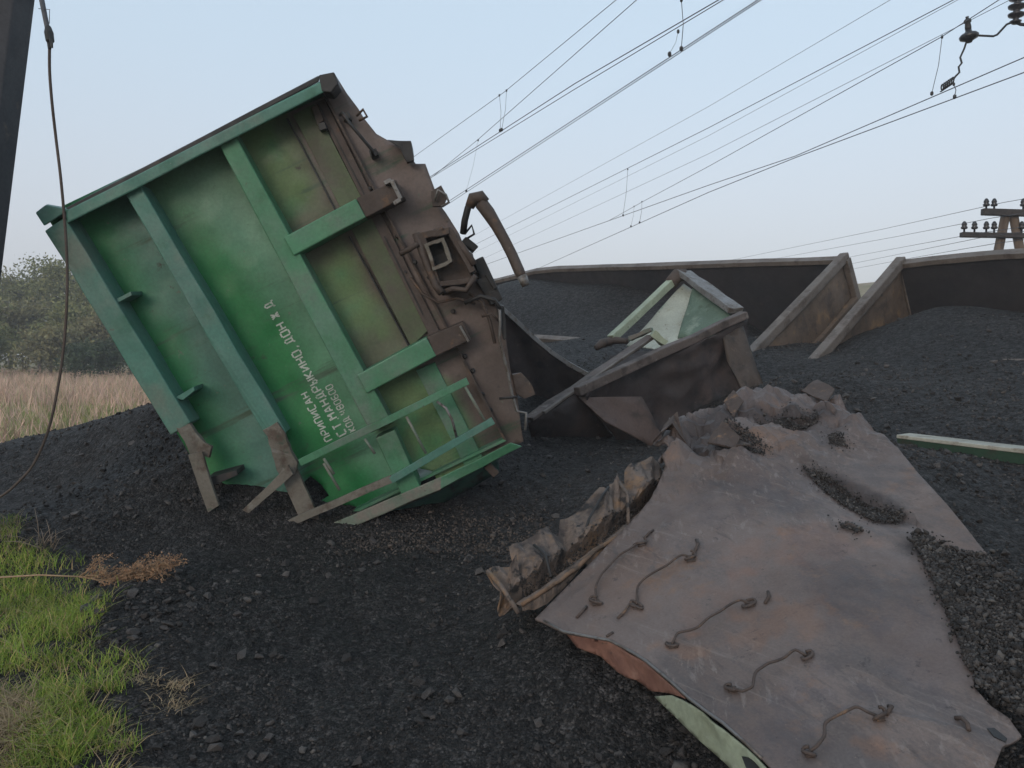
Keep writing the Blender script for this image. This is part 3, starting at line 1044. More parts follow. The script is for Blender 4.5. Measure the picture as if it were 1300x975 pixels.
# hand rails and small brackets
MB().tube([E(432, 146, .03), E(434, 143, .08), E(445, 158, .09), E(472, 190, .08), E(474, 198, .02)], .012, 8).build('hand_rail', M['dark_steel'], green, smooth=True)
for a in ((438, 147), (473, 194), (408, 160)):
    plate('bracket', [(a[0] - 5, a[1] - 3), (a[0] + 4, a[1] - 6), (a[0] + 7, a[1] + 3), (a[0] - 2, a[1] + 6)], -.11, .0, M['dark_steel'], .004)
plate('latch_strap', [(395, 136), (403, 132), (411, 153), (403, 158)], -.10, -.03, M['brown_steel'], .003)
MB().tube([E(453, 147, .02), E(461, 139, .06), E(466, 148, .06), E(456, 153, .02)], .010, 7).build('tie_loop', M['brown_steel'], green, smooth=True)
mb = MB()
mb.prism([E(*p, .03) for p in [(493, 177), (521, 179), (527, 205), (518, 208), (508, 186)]], -GN * .10)
mb.build('torn_tab', M['dark_steel'], green, .004, rough=.02, cuts=2)
mb = MB().prism([E(*p, .05) for p in [(547, 243), (560, 235), (568, 250), (563, 262), (549, 262)]], -GN * .06)
br = mb.build('bracket', M['brown_steel'], green, .004)
MB().tube([E(552, 255, .08), E(556, 241, .10), E(566, 247, .10), E(570, 257, .08), E(560, 262, .07)], .010, 7).build('tie_loop', M['bare_steel'], green, smooth=True)
MB().tube([E(590, 297, .02), E(599, 286, .05), E(602, 297, .05), E(594, 302, .02)], .009, 7).build('tie_loop', M['dark_steel'], green, smooth=True)
mb = MB()
for a, b, wd in (((588, 305), (604, 318), .06), ((606, 330), (626, 372), .09), ((612, 352), (630, 384), .12)):
    mb.bar(E(*a, -.12), E(*b, -.12), wd, .2, GN)
mb.build('sill_end', M['dark_steel'], green, .01, rough=.015, cuts=2)
MB().bar(E(618, 348, 0), E(629, 366, 0), .03, .03, GN).build('step_bracket', M['dark_steel'], green, .003)
# hanging torn rods at the right edge
MB().tube([E(590, 384, .06), E(610, 376, .09), E(628, 380, .1), E(636, 392, .1)], .016, 8).build('bent_bar', M['dark_steel'], green, smooth=True, rough=.008)
MB().tube([E(634, 388, .1), E(635, 410, .1), E(634, 432, .08), E(644, 470, .08), E(650, 500, .07), E(656, 522, .07), E(668, 524, .08), E(667, 546, .08)], .011, 8).build('bent_bar', M['bare_steel'], green, smooth=True)
MB().tube([E(634, 506, .08), E(656, 504, .10)], .010, 7).build('bent_bar', M['dark_steel'], green, smooth=True)
plate('sill_edge', [(630, 385), (641, 388), (644, 430), (640, 432)], -.05, .06, M['dark_steel'], .004, rough=.01, cuts=2)
mb = MB().prism([E(*p, -.05) for p in [(652, 476), (662, 474), (676, 492), (680, 500), (664, 506), (654, 500)]], -GN * .08)
mb.build('torn_tab', M['brown_steel'], green, .004, rough=.02, cuts=2)
# the rest of the body behind the end wall: sides, floor, far end
DEP = 3.4
c00, c10, c11, c01 = GA - GU * .04 + GV * .06, GC + GU * .10 + GV * .06, GD + GU * .10 - GV * .06, GD + GU * 2.25 - GV * .06
ctr = (c00 + c10 + c11 + c01) / 4
bk = -GN * DEP
def shr(p, k=.93): return ctr + (p - ctr) * k
for nm, a, b in (('side_wall', c00, c10), ('floor', c10, c11), ('side_wall', c11, c01)):
    mb = MB()
    ia, ib = ctr + (a - ctr) * .985, ctr + (b - ctr) * .985
    f0 = -GN * .03
    mb.hexa([a + f0, b + f0, ib + f0, ia + f0], [shr(a) + bk, shr(b) + bk, shr(ib) + bk, shr(ia) + bk])
    mb.build(nm, M['green'] if nm == 'side_wall' else M['brown_steel'], green, 0)
for k in range(4):
    yb = -GN * (.6 + k * .75)
    mb = MB().bar(c00 + yb * 1 + GU * -.05, c10 + yb + GU * .05, .10, .10, GN)
    mb.build('side_post', M['green'], green, .01)


# stencil lettering
def seg_letters():
    L = {}
    Vl, Vr = (0, 0, 0, 5), (3, 0, 3, 5)
    L['П'] = [Vl, Vr, (0, 5, 3, 5)]
    L['Р'] = [Vl, (0, 5, 3, 5), (3, 5, 3, 2.3), (3, 2.3, 0, 2.3)]
    L['И'] = [Vl, Vr, (.3, .6, 2.7, 4.4)]
    L['С'] = [Vl, (0, 5, 3, 5), (0, 0, 3, 0)]
    L['А'] = [(0, 0, 1.3, 5), (3, 0, 1.7, 5), (.8, 1.6, 2.2, 1.6)]
    L['Н'] = [Vl, Vr, (0, 2.5, 3, 2.5)]
    L['Т'] = [(1.5, 0, 1.5, 4.6), (0, 5, 3, 5)]
    L['М'] = [Vl, Vr, (0, 5, 1.4, 2.4), (1.6, 2.4, 3, 5)]
    L['Д'] = [(.6, .8, .6, 5), (2.4, .8, 2.4, 5), (.6, 5, 2.4, 5), (-.1, .6, 3.1, .6), (-.1, .6, -.1, -.5), (3.1, .6, 3.1, -.5)]
    L['Ы'] = [Vl, (0, 2.5, 1.8, 2.5), (1.8, 2.5, 1.8, 0), (1.8, 0, 0, 0), (3.1, 0, 3.1, 5)]
    L['К'] = [Vl, (.3, 2.5, 3, 5), (.3, 2.5, 3, 0)]
    L['О'] = [Vl, Vr, (0, 0, 3, 0), (0, 5, 3, 5)]
    L['Ж'] = [(1.5, 0, 1.5, 5), (0, 0, 1.2, 2.4), (1.8, 2.6, 3, 5), (0, 5, 1.2, 2.6), (1.8, 2.4, 3, 0)]
    L['4'] = [(0, 5, 0, 2), (0, 2, 3, 2), (2.4, 0, 2.4, 5)]
    L['8'] = L['О'] + [(0, 2.5, 3, 2.5)]
    L['0'] = L['О']
    L['6'] = [Vl, (0, 5, 3, 5), (0, 0, 3, 0), (3, 0, 3, 2.5), (0, 2.5, 3, 2.5)]
    L['.'] = [(.2, 0, .9, 0)]
    L[','] = [(.6, .3, .1, -.9)]
    return L


LET = seg_letters()


def stencil_line(text, a, b, hpx, total=None):
    p0, p1 = E(*a, 0), E(*b, 0)
    d = (p1 - p0)
    Ln = d.length
    d.normalize()
    up = GU - d * GU.dot(d)
    up.normalize()
    adv = [({' ': 2.2, '.': 1.8, ',': 1.8}.get(ch, 4.6)) for ch in text]
    unit = Ln / (sum(adv) - 1.4)
    hunit = (E(a[0] - hpx * .9, a[1] + hpx * .43, 0) - p0).length / 5
    mb = MB()
    x = 0
    for ch, av in zip(text + ' ', adv + [1]):
        if ch == ' ' and mb.v:
            mb.build('stencil_word', M['stencil'], green)
            mb = MB()
        for s_ in LET.get(ch, []):
            q0, q1 = Vector((s_[0], s_[1])), Vector((s_[2], s_[3]))
            dd = q1 - q0
            ln = dd.length
            dd.normalize()
            if ln > 1.5: q0, q1 = q0 + dd * .28, q1 - dd * .28
            nn = Vector((-dd.y, dd.x)) * .42
            quad = [q0 + nn, q1 + nn, q1 - nn, q0 - nn]
            pts = [p0 + d * ((x + q.x) * unit) + up * ((q.y - 2.5) * hunit) for q in quad]
            fr = []
            for q in pts:
                u, v, _ = project(q)
                fr.append(wall_fn(u, v) + GN * .008)
            mb.prism(fr, -GN * .006)
        x += av


stencil_line('ПРИПИСАН', (418, 559), (386, 499), 9.5)
stencil_line('СТ.МАНДРЫКИНО, ДОН Ж Д', (435, 552), (340, 384), 11)
stencil_line('КОД 480600', (448, 547), (417, 489), 8.5)

# ------------------------------------------------------------------ big rusted plate in the foreground
plate_t = thing('steel_plate', 'large bent rusty steel plate with wavy tie rods lying on the coal in front', 'steel plate', (1.3, 3.6, .5))
DENT = [(900, 590, 40, -.05), (1000, 545, 45, .04), (870, 600, 25, .07), (940, 600, 28, .06), (1080, 620, 60, -.025), (850, 560, 20, .05), (1050, 530, 40, -.04), (1240, 690, 50, -.04), (1285, 925, 30, -.01)]


def tri(v_): return abs((v_ % 1.0) - .5) * 2


FOLDS = [(845, 612, 965, 556, 13, .13), (880, 548, 975, 515, 11, .10), (1010, 594, 1150, 652, 14, -.06), (955, 552, 1060, 536, 10, -.06), (905, 600, 960, 610, 9, .08),
         (1030, 516, 1095, 545, 12, .06), (870, 575, 905, 600, 9, -.09), (850, 625, 1010, 600, 15, .035), (960, 575, 1050, 560, 12, .05), (690, 780, 905, 640, 9, .015), (1090, 905, 1270, 940, 16, .02), (1060, 690, 1165, 690, 18, -.02)]


def sheet_fn(x, y):
    q = S(x, y)
    dz = .010 * noise.noise(q * .9) + .0015 * noise.noise(q * 5)
    for a, b, r_, h in DENT:
        d2 = ((x - a) ** 2 + (y - b) ** 2) / (r_ * r_)
        if d2 < 9: dz += h * math.exp(-d2)
    k = smooth01(640, 540, y + (x - 950) * .25)
    dz += k * (.095 * (tri(q.x * 1.7 + q.y * .9) - .5) * tri(q.y * 1.3 - q.x * .4 + .3) + .055 * tri(q.x * 3.7 - q.y * 2.9) + .03 * tri(q.x * 6.1 + q.y * 5.3 + .2)) + k * .04 * (abs(noise.noise(q * 5)) - .2)
    # sharp folds and troughs: (x0, y0, x1, y1, width px, height)
    for x0, y0, x1, y1, wd_, h_ in FOLDS:
        vx, vy = x1 - x0, y1 - y0
        L2 = vx * vx + vy * vy
        t_ = max(0, min(1, ((x - x0) * vx + (y - y0) * vy) / L2))
        ex, ey = x - x0 - vx * t_, y - y0 - vy * t_
        d_ = math.hypot(ex, ey) + 3 * noise.noise(q * 6)
        if d_ < wd_ * 2.5:
            sg = ex * vy - ey * vx
            w_ = wd_ * (.45 if sg > 0 else 1.5)
            dz += h_ * math.exp(-(d_ / w_) ** 1.4 if d_ > 0 else 0) * math.sin(math.pi * (.15 + .7 * t_))
    # gentle lengthwise bow
    dz += .025 * math.sin((x - 680) / 615 * math.pi) - .015
    dz += .05 * math.exp(-((x - 930) / 150) ** 2 - ((y - 640) / 80) ** 2) - .03 * math.exp(-((x - 1160) / 90) ** 2 - ((y - 640) / 60) ** 2)
    return q + SN * dz


def sheet_col(x, y):
    q = S(x, y)
    n = noise.fractal(q * 3, 1, 2, 4)
    n5 = noise.fractal(q * 11, .9, 2, 5)
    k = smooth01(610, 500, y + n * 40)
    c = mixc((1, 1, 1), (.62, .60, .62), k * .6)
    # rust blooms and scraped, greyer patches
    for a, b, rx, ry, ro, cc in ((985, 800, 62, 26, -.4, (1.3, 1.02, .82)), (1010, 700, 95, 24, -.25, (1.2, 1.0, .9)), (868, 828, 30, 16, 0, (1.4, 1.05, .8)), (1110, 950, 34, 14, .4, (1.4, 1.05, .82)), (790, 745, 60, 40, -.6, (1.12, 1.0, .9)),
                                 (1060, 745, 70, 36, .9, (.72, .75, .82)), (960, 640, 90, 34, -.3, (.80, .82, .88)), (1180, 820, 60, 60, .3, (.92, .94, 1.0)), (1010, 915, 80, 40, -.5, (.86, .88, .95)), (1190, 660, 70, 40, .6, (1.1, 1.02, .95)), (880, 690, 60, 36, -.6, (.88, .88, .9)),
                                 (1130, 705, 50, 26, .0, (1.22, 1.22, 1.22)), (905, 770, 55, 22, -.6, (1.15, 1.0, .92))):
        dx, dy = x - a, y - b
        ca, sa = math.cos(ro), math.sin(ro)
        e = ((dx * ca + dy * sa) / rx) ** 2 + ((-dx * sa + dy * ca) / ry) ** 2
        k2 = smooth01(1.4, .3, e + n * .8 + n5 * 1.8) * .6
        c = tuple(c[i] * (1 + (cc[i] - 1) * k2) for i in range(3))
    # coal dust ground into the dents
    for a, b, rx, ry, ro in ((1085, 622, 75, 13, .42), (1000, 540, 60, 7, -.1), (925, 592, 42, 16, .1), (1175, 690, 40, 14, .2), (900, 560, 45, 14, -.4)):
        dx, dy = x - a, y - b
        ca, sa = math.cos(ro), math.sin(ro)
        e = ((dx * ca + dy * sa) / rx) ** 2 + ((-dx * sa + dy * ca) / ry) ** 2
        c = mixc(c, (.28, .28, .30), smooth01(1.7, .5, e + n * .8) * .85)
    return c


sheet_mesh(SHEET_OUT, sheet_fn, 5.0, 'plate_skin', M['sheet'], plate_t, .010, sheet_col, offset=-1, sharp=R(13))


def sf(x, y, off=0.): return sheet_fn(x, y) + SN * off


# folded lower skin and pale frame under the front edge
def flange(poly, name, mat, inset, fall):
    def fn(x, y):
        # top of the flange follows the plate edge; it hangs below and is set back a little
        e = [(678, 782), (715, 800), (774, 812), (820, 840), (875, 889), (918, 921), (968, 966), (1030, 1030)]
        ye = e[-1][1]
        for (x0, y0), (x1, y1) in zip(e, e[1:]):
            if x0 <= x <= x1: ye = y0 + (y1 - y0) * (x - x0) / (x1 - x0)
        t_ = max(0, (y - ye)) / 100
        q = S(x, ye) - SN * .012
        dn = Vector((.10, .12, -.90)).normalized()
        pxl = F / q.y
        return q + dn * ((y - ye) / pxl * 1.05) + Vector((.0, inset, 0)) + Vector((1, 1, 0)) * .01 * noise.noise(q * 9 + Vector((0, t_ * 4, 0)))
    return sheet_mesh(poly, fn, 6, name, mat, plate_t, .006)


flange([(716, 801), (774, 813), (820, 842), (872, 888), (851, 882), (822, 879), (806, 866), (780, 856), (766, 842), (760, 835), (744, 828), (731, 823)], 'folded_skin', M['pink_rust'], .03, .2)
flange([(829, 884), (852, 882), (878, 893), (918, 922), (968, 967), (1030, 1030), (985, 1030), (960, 1005), (926, 975), (880, 935)], 'edge_frame', M['pale_green'], .012, .2)
MB().tube([sf(x, y, .0) for x, y in [(690, 786), (715, 799), (745, 806), (774, 812), (800, 827), (820, 841), (850, 866), (875, 889), (900, 908), (918, 921), (945, 945), (968, 966)]], .006, 6).build('scraped_edge', M['bare_steel'], plate_t, smooth=True, rough=.004)
mb = MB().prism([S(*p, .004) - SN * .02 + Vector((.0, -.012, -.025)) for p in [(940, 944), (953, 946), (962, 957), (957, 961), (945, 957)]], Vector((0, .01, 0)))
mb.build('rivet_hole', M['dark_steel'], plate_t)
# tie rods
RODS = [[(757, 765), (758, 750), (766, 737), (790, 716), (806, 706), (814, 697)],
        [(809, 771), (812, 752), (822, 744), (850, 729), (866, 717), (878, 716)],
        [(854, 822), (862, 812), (878, 810), (890, 806), (906, 794), (925, 782), (942, 772), (952, 773)],
        [(930, 880), (945, 888), (958, 884), (962, 866), (978, 856), (1000, 847), (1012, 834), (1026, 838)],
        [(1028, 962), (1040, 958), (1048, 948), (1051, 930), (1070, 920), (1088, 911), (1103, 916), (1118, 918)]]
def hsh(v_): return (math.sin(v_ * 12.9898) * 43758.5453) % 1


for pts in RODS:
    n_ = len(pts)
    # smooth the polyline
    fine = []
    for i in range(n_ - 1):
        for j in range(4):
            fine.append(lerp(pts[i], pts[i + 1], j / 4))
    fine.append(pts[-1])
    P3 = []
    for i, p in enumerate(fine):
        t_ = i / (len(fine) - 1)
        P3.append(sf(*p, .008 + .026 * math.sin(math.pi * t_) ** .7) + Vector(noise.noise_vector(Vector((p[0], p[1], 0)) * .06)) * .008)
    for _ in range(1): P3 = [P3[0]] + [(P3[i - 1] + P3[i] * 2 + P3[i + 1]) / 4 for i in range(1, len(P3) - 1)] + [P3[-1]]
    rod = MB().tube(P3, .0056, 8).build('tie_rod', M['rod'], plate_t, smooth=True)
    for (x, y), sgn in ((pts[0], 1), (pts[-1], -1)):
        loop = []
        for k in range(11):
            a = 2 * math.pi * k / 10 * (.55 + .4 * hsh(x))
            loop.append(sf(x + (6 + 3 * hsh(x + 1)) * math.cos(a) * sgn, y + (3 + 3 * hsh(y)) * math.sin(a + hsh(x)), .008 + .02 * hsh(y + 3) * abs(math.sin(a))))
        MB().tube(loop, .0065, 7).build('end_loop', M['rod'], rod, smooth=True)
        mb = MB().prism([sf(x - 6, y - 3, .006), sf(x + 5, y - 4, .006), sf(x + 7, y + 3, .006), sf(x - 4, y + 4, .006)], -SN * .008)
        mb.build('weld_pad', M['rod'], rod, .002, rough=.008, cuts=1)
for pts in ([(1213, 912), (1222, 915), (1229, 924), (1231, 932)], [(972, 772), (978, 766), (976, 758)], [(732, 783), (742, 776), (745, 770)], [(784, 786), (794, 780), (800, 772), (812, 774)], [(882, 712), (889, 702), (886, 695)],
            [(818, 690), (826, 686), (830, 680)], [(770, 808), (778, 803)], [(1068, 672), (1080, 670), (1096, 674)], [(1126, 915), (1133, 906), (1128, 900)]):
    P3 = [sf(*p, .004 + .012 * math.sin(math.pi * i / (len(pts) - 1))) for i, p in enumerate(pts)]
    MB().tube(P3, .007, 7).build('rod_stub', M['rod'], plate_t, smooth=True, rough=.004)
mb = MB().prism([sf(*p, .004) for p in [(1253, 922), (1262, 920), (1278, 932), (1276, 938), (1262, 934)]], -SN * .01)
mb.build('slot', M['dark_steel'], plate_t)
# torn curls along the far edge
for poly, h in (([(832, 574), (846, 560), (866, 556), (874, 572), (860, 566), (846, 580)], .07), ([(905, 592), (925, 580), (948, 596), (940, 604), (920, 600)], .08), ([(935, 600), (946, 590), (960, 602), (944, 610)], .06),
                ([(1020, 512), (1040, 500), (1062, 508), (1050, 520)], .05), ([(926, 540), (938, 530), (950, 540), (936, 548)], .06)):
    mb = MB().prism([sf(x, y, h * (.3 + .7 * ((i * 7) % 3) / 2)) for i, (x, y) in enumerate(poly)], -SN * .012)
    mb.build('torn_curl', M['rod'], plate_t, .002, rough=.02, cuts=3)

# ------------------------------------------------------------------ crumpled torn strip left of the plate
torn = thing('crumpled_scrap', 'crumpled brown torn wagon panel with ochre edges folded up beside the large plate', 'scrap panel', (.7, 4.7, .3))
LOW = [(656, 773), (698, 752), (738, 719), (785, 684), (824, 652), (860, 612)]
UPP = [(612, 731), (650, 697), (700, 666), (768, 622), (800, 593), (842, 588)]


def poly_at(pl, t_):
    f_ = max(0, min(.9999, t_)) * (len(pl) - 1)
    i = int(f_)
    return lerp(pl[i], pl[i + 1], f_ - i)


def tri(v_): return abs((v_ % 1.0) - .5) * 2


def torn_fn(s_, t_):
    """s 0..4 along the strip, t 0 (upper edge) .. 1 (edge by the plate)"""
    lo, up = poly_at(LOW, s_ / 4), poly_at(UPP, s_ / 4)
    L3 = S(*lo) - SN * .03
    U3 = P(up[0], up[1], S(*lo).y + .30 + .12 * s_ / 4)
    q = U3.lerp(L3, t_)
    nv = Vector((.35, -.45, .82))
    wob = .25 * noise.noise(Vector((s_ * .8, t_, 3)))
    upf = .8 * smooth01(.68, .52, t_)
    dz = upf * (.085 * tri(s_ * .83 + .35 * t_ + wob) + .045 * tri(s_ * 2.1 - .6 * t_ + .3 + wob) + .02 * tri(s_ * 4.7 + 1.4 * t_))
    dz -= .085 * smooth01(.50, .58, t_) * smooth01(.80, .66, t_)
    dz += .05 * smooth01(.72, .84, t_) - .05 * smooth01(.9, 1.0, t_) + .012 * tri(s_ * 3.1) * smooth01(.7, .8, t_)
    return q + nv * (dz - .05)


TOUT = [(0, .12), (.12, .0), (.5, .10), (.62, .30), (.70, .04), (.75, -.04), (1.2, .06), (1.5, .0), (1.62, .24), (1.72, .02), (1.9, .08), (2.3, -.05), (2.42, .18), (2.5, .0), (2.6, .03), (2.85, -.10), (3.0, .16), (3.1, -.04), (3.5, -.06), (3.9, .0), (4, .5), (3.9, .92), (3.4, 1.0), (2.95, .93), (2.6, .97), (2.0, 1.0), (1.7, .92), (1.3, .97), (.6, 1.0), (.2, .95), (.05, .6)]
sheet_mesh(TOUT, torn_fn, .055, 'crumpled_skin', M['torn'], torn, .007, smooth=False)
MB().tube([torn_fn(s_, .90) + Vector((0, -.01, .012)) for s_ in np.linspace(.15, 3.4, 34)], .012, 7).build('rolled_edge', worn('ochre_edge', (.17, .105, .066), [((.075, .055, .042), 7, .45, .62), ((.25, .175, .11), 16, .6, .7)], .75, ((30, .4, .01),), .3), torn, smooth=True, rough=.014)
MB().tube([torn_fn(.0, .1) + Vector((0, 0, .02)), torn_fn(.02, .5) + Vector((0, 0, .03)), torn_fn(.08, .95)], .013, 7).build('frame_bar', M['torn'], torn, smooth=True, rough=.006)
mb = MB().hexa([torn_fn(.30, .35), torn_fn(.62, .30), torn_fn(.66, .62), torn_fn(.34, .66)], [q + Vector((0, -.02, .10)) for q in (torn_fn(.34, .38), torn_fn(.6, .33), torn_fn(.62, .60), torn_fn(.36, .62))])
mb.build('folded_rib', M['torn'], torn, .003, rough=.02, cuts=2)
for ps in ([(1.9, .62), (2.0, .40), (2.25, .2), (2.4, .1)], [(1.0, .8), (1.05, .5), (1.02, .25)]):
    MB().tube([torn_fn(*p) + Vector((0, -.01, .025)) for p in ps], .008, 6).build('bent_bar', M['dark_steel'], torn, smooth=True)
MB().tube([torn_fn(2.75, .1), torn_fn(2.82, .5) + Vector((0, 0, .04)), torn_fn(2.7, .85)], .011, 6).build('bent_bar', M['torn'], torn, smooth=True)
# coal lying on the plate
def spill(polys, n, s0, s1, name):
    VV, FF, off = [], [], 0
    for poly, share in polys:
        xs, ys = [p[0] for p in poly], [p[1] for p in poly]
        c_ = (sum(xs) / len(xs), sum(ys) / len(ys))
        k_ = 0
        while k_ < n * share:
            x, y = rng.uniform(min(xs), max(xs)), rng.uniform(min(ys), max(ys))
            if not inside(x, y, poly): continue
            if rng.random() < .3: x, y = x + rng.normal(0, 6), y + rng.normal(0, 4)
            k_ += 1
            sz = rng.uniform(s0, s1) * (2 if rng.random() < .05 else 1)
            q = sheet_fn(x, y) + SN * (sz * rng.uniform(.1, 1.0) + .010)
            k = k_ % len(lumps)
            VV.append(LV[k] @ rotm(1)[0].T * sz + (q.x, q.y, q.z))
            FF.append(LF[k] + off)
            off += len(LV[k])
    o = link_mesh(name, array_mesh(name, np.concatenate(VV), np.concatenate(FF)), M['coal_bits'])
    return o


VV, FF, off = [], [], 0
for i in range(1100):
    ss, tt = rng.uniform(.5, 3.7), rng.normal(.62, .06)
    sz = rng.uniform(.004, .011)
    q = torn_fn(ss, tt) + Vector((0, -.005, sz * .6))
    k = i % len(lumps)
    VV.append(LV[k] @ rotm(1)[0].T * sz + (q.x, q.y, q.z))
    FF.append(LF[k] + off)
    off += len(LV[k])
o = link_mesh('coal_in_fold', array_mesh('coal_in_fold', np.concatenate(VV), np.concatenate(FF)), M['coal_bits'])
tag(o, 'coal crumbs caught in the fold of the crumpled brown panel', 'coal', kind='stuff')
o = spill([([(1018, 598), (1050, 604), (1085, 622), (1120, 636), (1150, 646), (1130, 654), (1108, 656), (1085, 642), (1050, 624)], 1.0), ([(958, 548), (1000, 542), (1040, 536), (1040, 543), (1000, 552)], .35),
           ([(905, 575), (940, 572), (980, 588), (965, 604), (925, 600)], .45), ([(1052, 560), (1070, 562), (1078, 572), (1056, 572)], .12), ([(1066, 668), (1096, 672), (1094, 678), (1070, 675)], .07)], 2600, .003, .008, 'coal_crumbs')
tag(o, 'coal crumbs lying in the dents of the large rusty plate', 'coal', kind='stuff')
o = spill([([(1163, 678), (1200, 686), (1250, 694), (1330, 760), (1330, 900), (1290, 905), (1240, 870), (1222, 810), (1196, 738)], 1.0), ([(1155, 672), (1180, 676), (1215, 740), (1240, 840), (1230, 850), (1205, 780)], .5)], 6000, .0035, .011, 'coal_drift')
tag(o, 'drift of coal lapping over the right edge of the large rusty plate', 'coal', kind='stuff')

# ------------------------------------------------------------------ two gondolas on the right, rolled towards the camera
YAW = R(50)
LA = Vector((-math.cos(YAW), math.sin(YAW), 0))
TA = Vector((-math.sin(YAW), -math.cos(YAW), 0))
ROLL = R(31)
OT = TA * math.cos(ROLL) - Vector((0, 0, 1)) * math.sin(ROLL)       # across the open top, far rim to near rim
ON = -TA * math.sin(ROLL) - Vector((0, 0, 1)) * math.cos(ROLL)      # from the rim down to the floor


def gondola(root, P0, P1, bend, sgn, endmat):
    """P0 far rim corner at the end we see, P1 far rim towards the hidden end; sgn +1 when the body runs along +LA"""
    L = (P1 - P0)
    ln = L.length
    L.normalize()
    W, H = 3.05, 2.1

    def rim(s_):
        q = P0 + L * s_
        return q + Vector((0, 0, 1)) * bend(s_)
    n = 16
    # far side wall
    mb = MB()
    for i in range(n):
        a, b = ln * i / n, ln * (i + 1) / n
        A, B = rim(a), rim(b)
        mb.hexa([A, B, B + ON * H, A + ON * H], [A - OT * .05, B - OT * .05, B - OT * .05 + ON * H, A - OT * .05 + ON * H])
    sw = mb.build('side_wall', M['wagon_inside'], root)
    mb = MB()
    pts = [rim(ln * i / n) for i in range(n + 1)]
    for A, B in zip(pts, pts[1:]):
        mb.hexa([A - ON * .03 + OT * .03, B - ON * .03 + OT * .03, B - ON * .03 - OT * .13, A - ON * .03 - OT * .13], [A + ON * .05 + OT * .03, B + ON * .05 + OT * .03, B + ON * .05 - OT * .13, A + ON * .05 - OT * .13])
    mb.build('top_chord', M['chord'], root, 0, rough=.012)
    for i in range(1, 7):
        q = rim(ln * i / 7)
        MB().bar(q - OT * .10 + ON * .1, q - OT * .10 + ON * H, .14, .10, OT).build('side_post', M['wagon_rust'], root, .01)
    near = lambda s_: P0 + L * s_ + OT * W
    mb = MB().hexa([near(0), near(ln), near(ln) + ON * H, near(0) + ON * H], [q + OT * .05 for q in (near(0), near(ln), near(ln) + ON * H, near(0) + ON * H)])
    mb.build('side_wall', M['wagon_inside'], root)
    mb = MB().bar(near(0), near(ln), .14, .14, ON)
    mb.build('top_chord', M['chord'], root, .01)
    a, b = P0 + ON * H, P0 + L * ln + ON * H
    mb = MB().hexa([a, b, b + OT * W, a + OT * W], [q + ON * .06 for q in (a, b, b + OT * W, a + OT * W)])
    mb.build('floor', M['wagon_inside'], root)
    # visible end wall with its chord, posts and ribs; slightly bulged
    def endfn(x, y):
        q = P0 + OT * x + ON * y
        return q - L * (.05 * math.sin(math.pi * x / W) * math.sin(math.pi * min(1, y / H)) + .03 * noise.noise(q * 1.6))
    sheet_mesh([(0, 0), (W, 0), (W, H), (0, H)], endfn, .14, 'end_wall', endmat, root, .02)
    MB().bar(P0 - OT * .13 - ON * .02, P0 + OT * (W + .08) - ON * .02, .15, .14, ON).build('end_chord', M['chord'], root, .015, rough=.008, cuts=4)
    for x in (-.05, W + .03):
        MB().bar(P0 + OT * x - L * .04, P0 + OT * x + ON * H - L * .04, .14, .12, L).build('corner_post', M['chord'], root, .012)
    for y in (.75, 1.4):
        MB().bar(P0 + OT * .03 + ON * y - L * .07, P0 + OT * (W - .03) + ON * y - L * .07, .16, .10, L).build('end_rib', endmat, root, .012)
    return rim


PA0 = P(1069, 331, 13.0)
PA1 = P(620, 345, 20.3)
PA1 = PA0 + (PA1 - PA0) * 1.3
wa = thing('gondola_wagon', 'tilted gondola spilling coal behind the torn wreckage, its rusty end facing the gap', 'wagon', (PA0 + ON * 2.1)[:], 'tilted coal gondolas')
LAA = (PA1 - PA0).length
gondola(wa, PA0, PA1, lambda s_: -.30 * smooth01(LAA * .58, LAA * .80, s_) - .12 * smooth01(LAA * .2, 0, s_) * 0, 1, M['wagon_rust'])
PB0 = P(1141, 337, 12.33)
PB1 = PB0 + (P(1300, 320, 11.0) - PB0) * 4.2
PB1.z = PB0.z + .05
wb = thing('gondola_wagon', 'tilted dark gondola at the right edge half buried in spilled coal', 'wagon', (PB0 + ON * 2.1)[:], 'tilted coal gondolas')
gondola(wb, PB0, PB1, lambda s_: .02 * math.sin(s_ * 2), -1, M['wagon_rust'])
# small fittings on the seen end of the nearer wagon
# ------------------------------------------------------------------ torn gondola corner in the middle
tw = thing('torn_wagon', 'torn gondola corner with pale green inside wedged between the coal heaps', 'wagon wreck', P(830, 555, 9.2)[:])


def lin(pts):
    """pixel+depth quad helper"""
    return [P(*p) for p in pts]


def patch(name, mat, pts, res=.12, thick=.012, warp=.03, parent=tw, wf=2.2):
    """quad plate between 4 pixel+depth corners, crumpled"""
    a, b, c, d = lin(pts)
    nrm = (b - a).cross(d - a).normalized()

    def fn(x, y):
        q = (a * (1 - x) + b * x) * (1 - y) + (d * (1 - x) + c * x) * y
        return q + nrm * (warp * noise.noise(q * wf) + warp * .5 * abs(noise.noise(q * wf * 2.3)))
    r_ = res / max((b - a).length, .3)
    return sheet_mesh([(0, 0), (1, 0), (1, 1), (0, 1)], fn, max(.03, r_), name, mat, parent, thick)


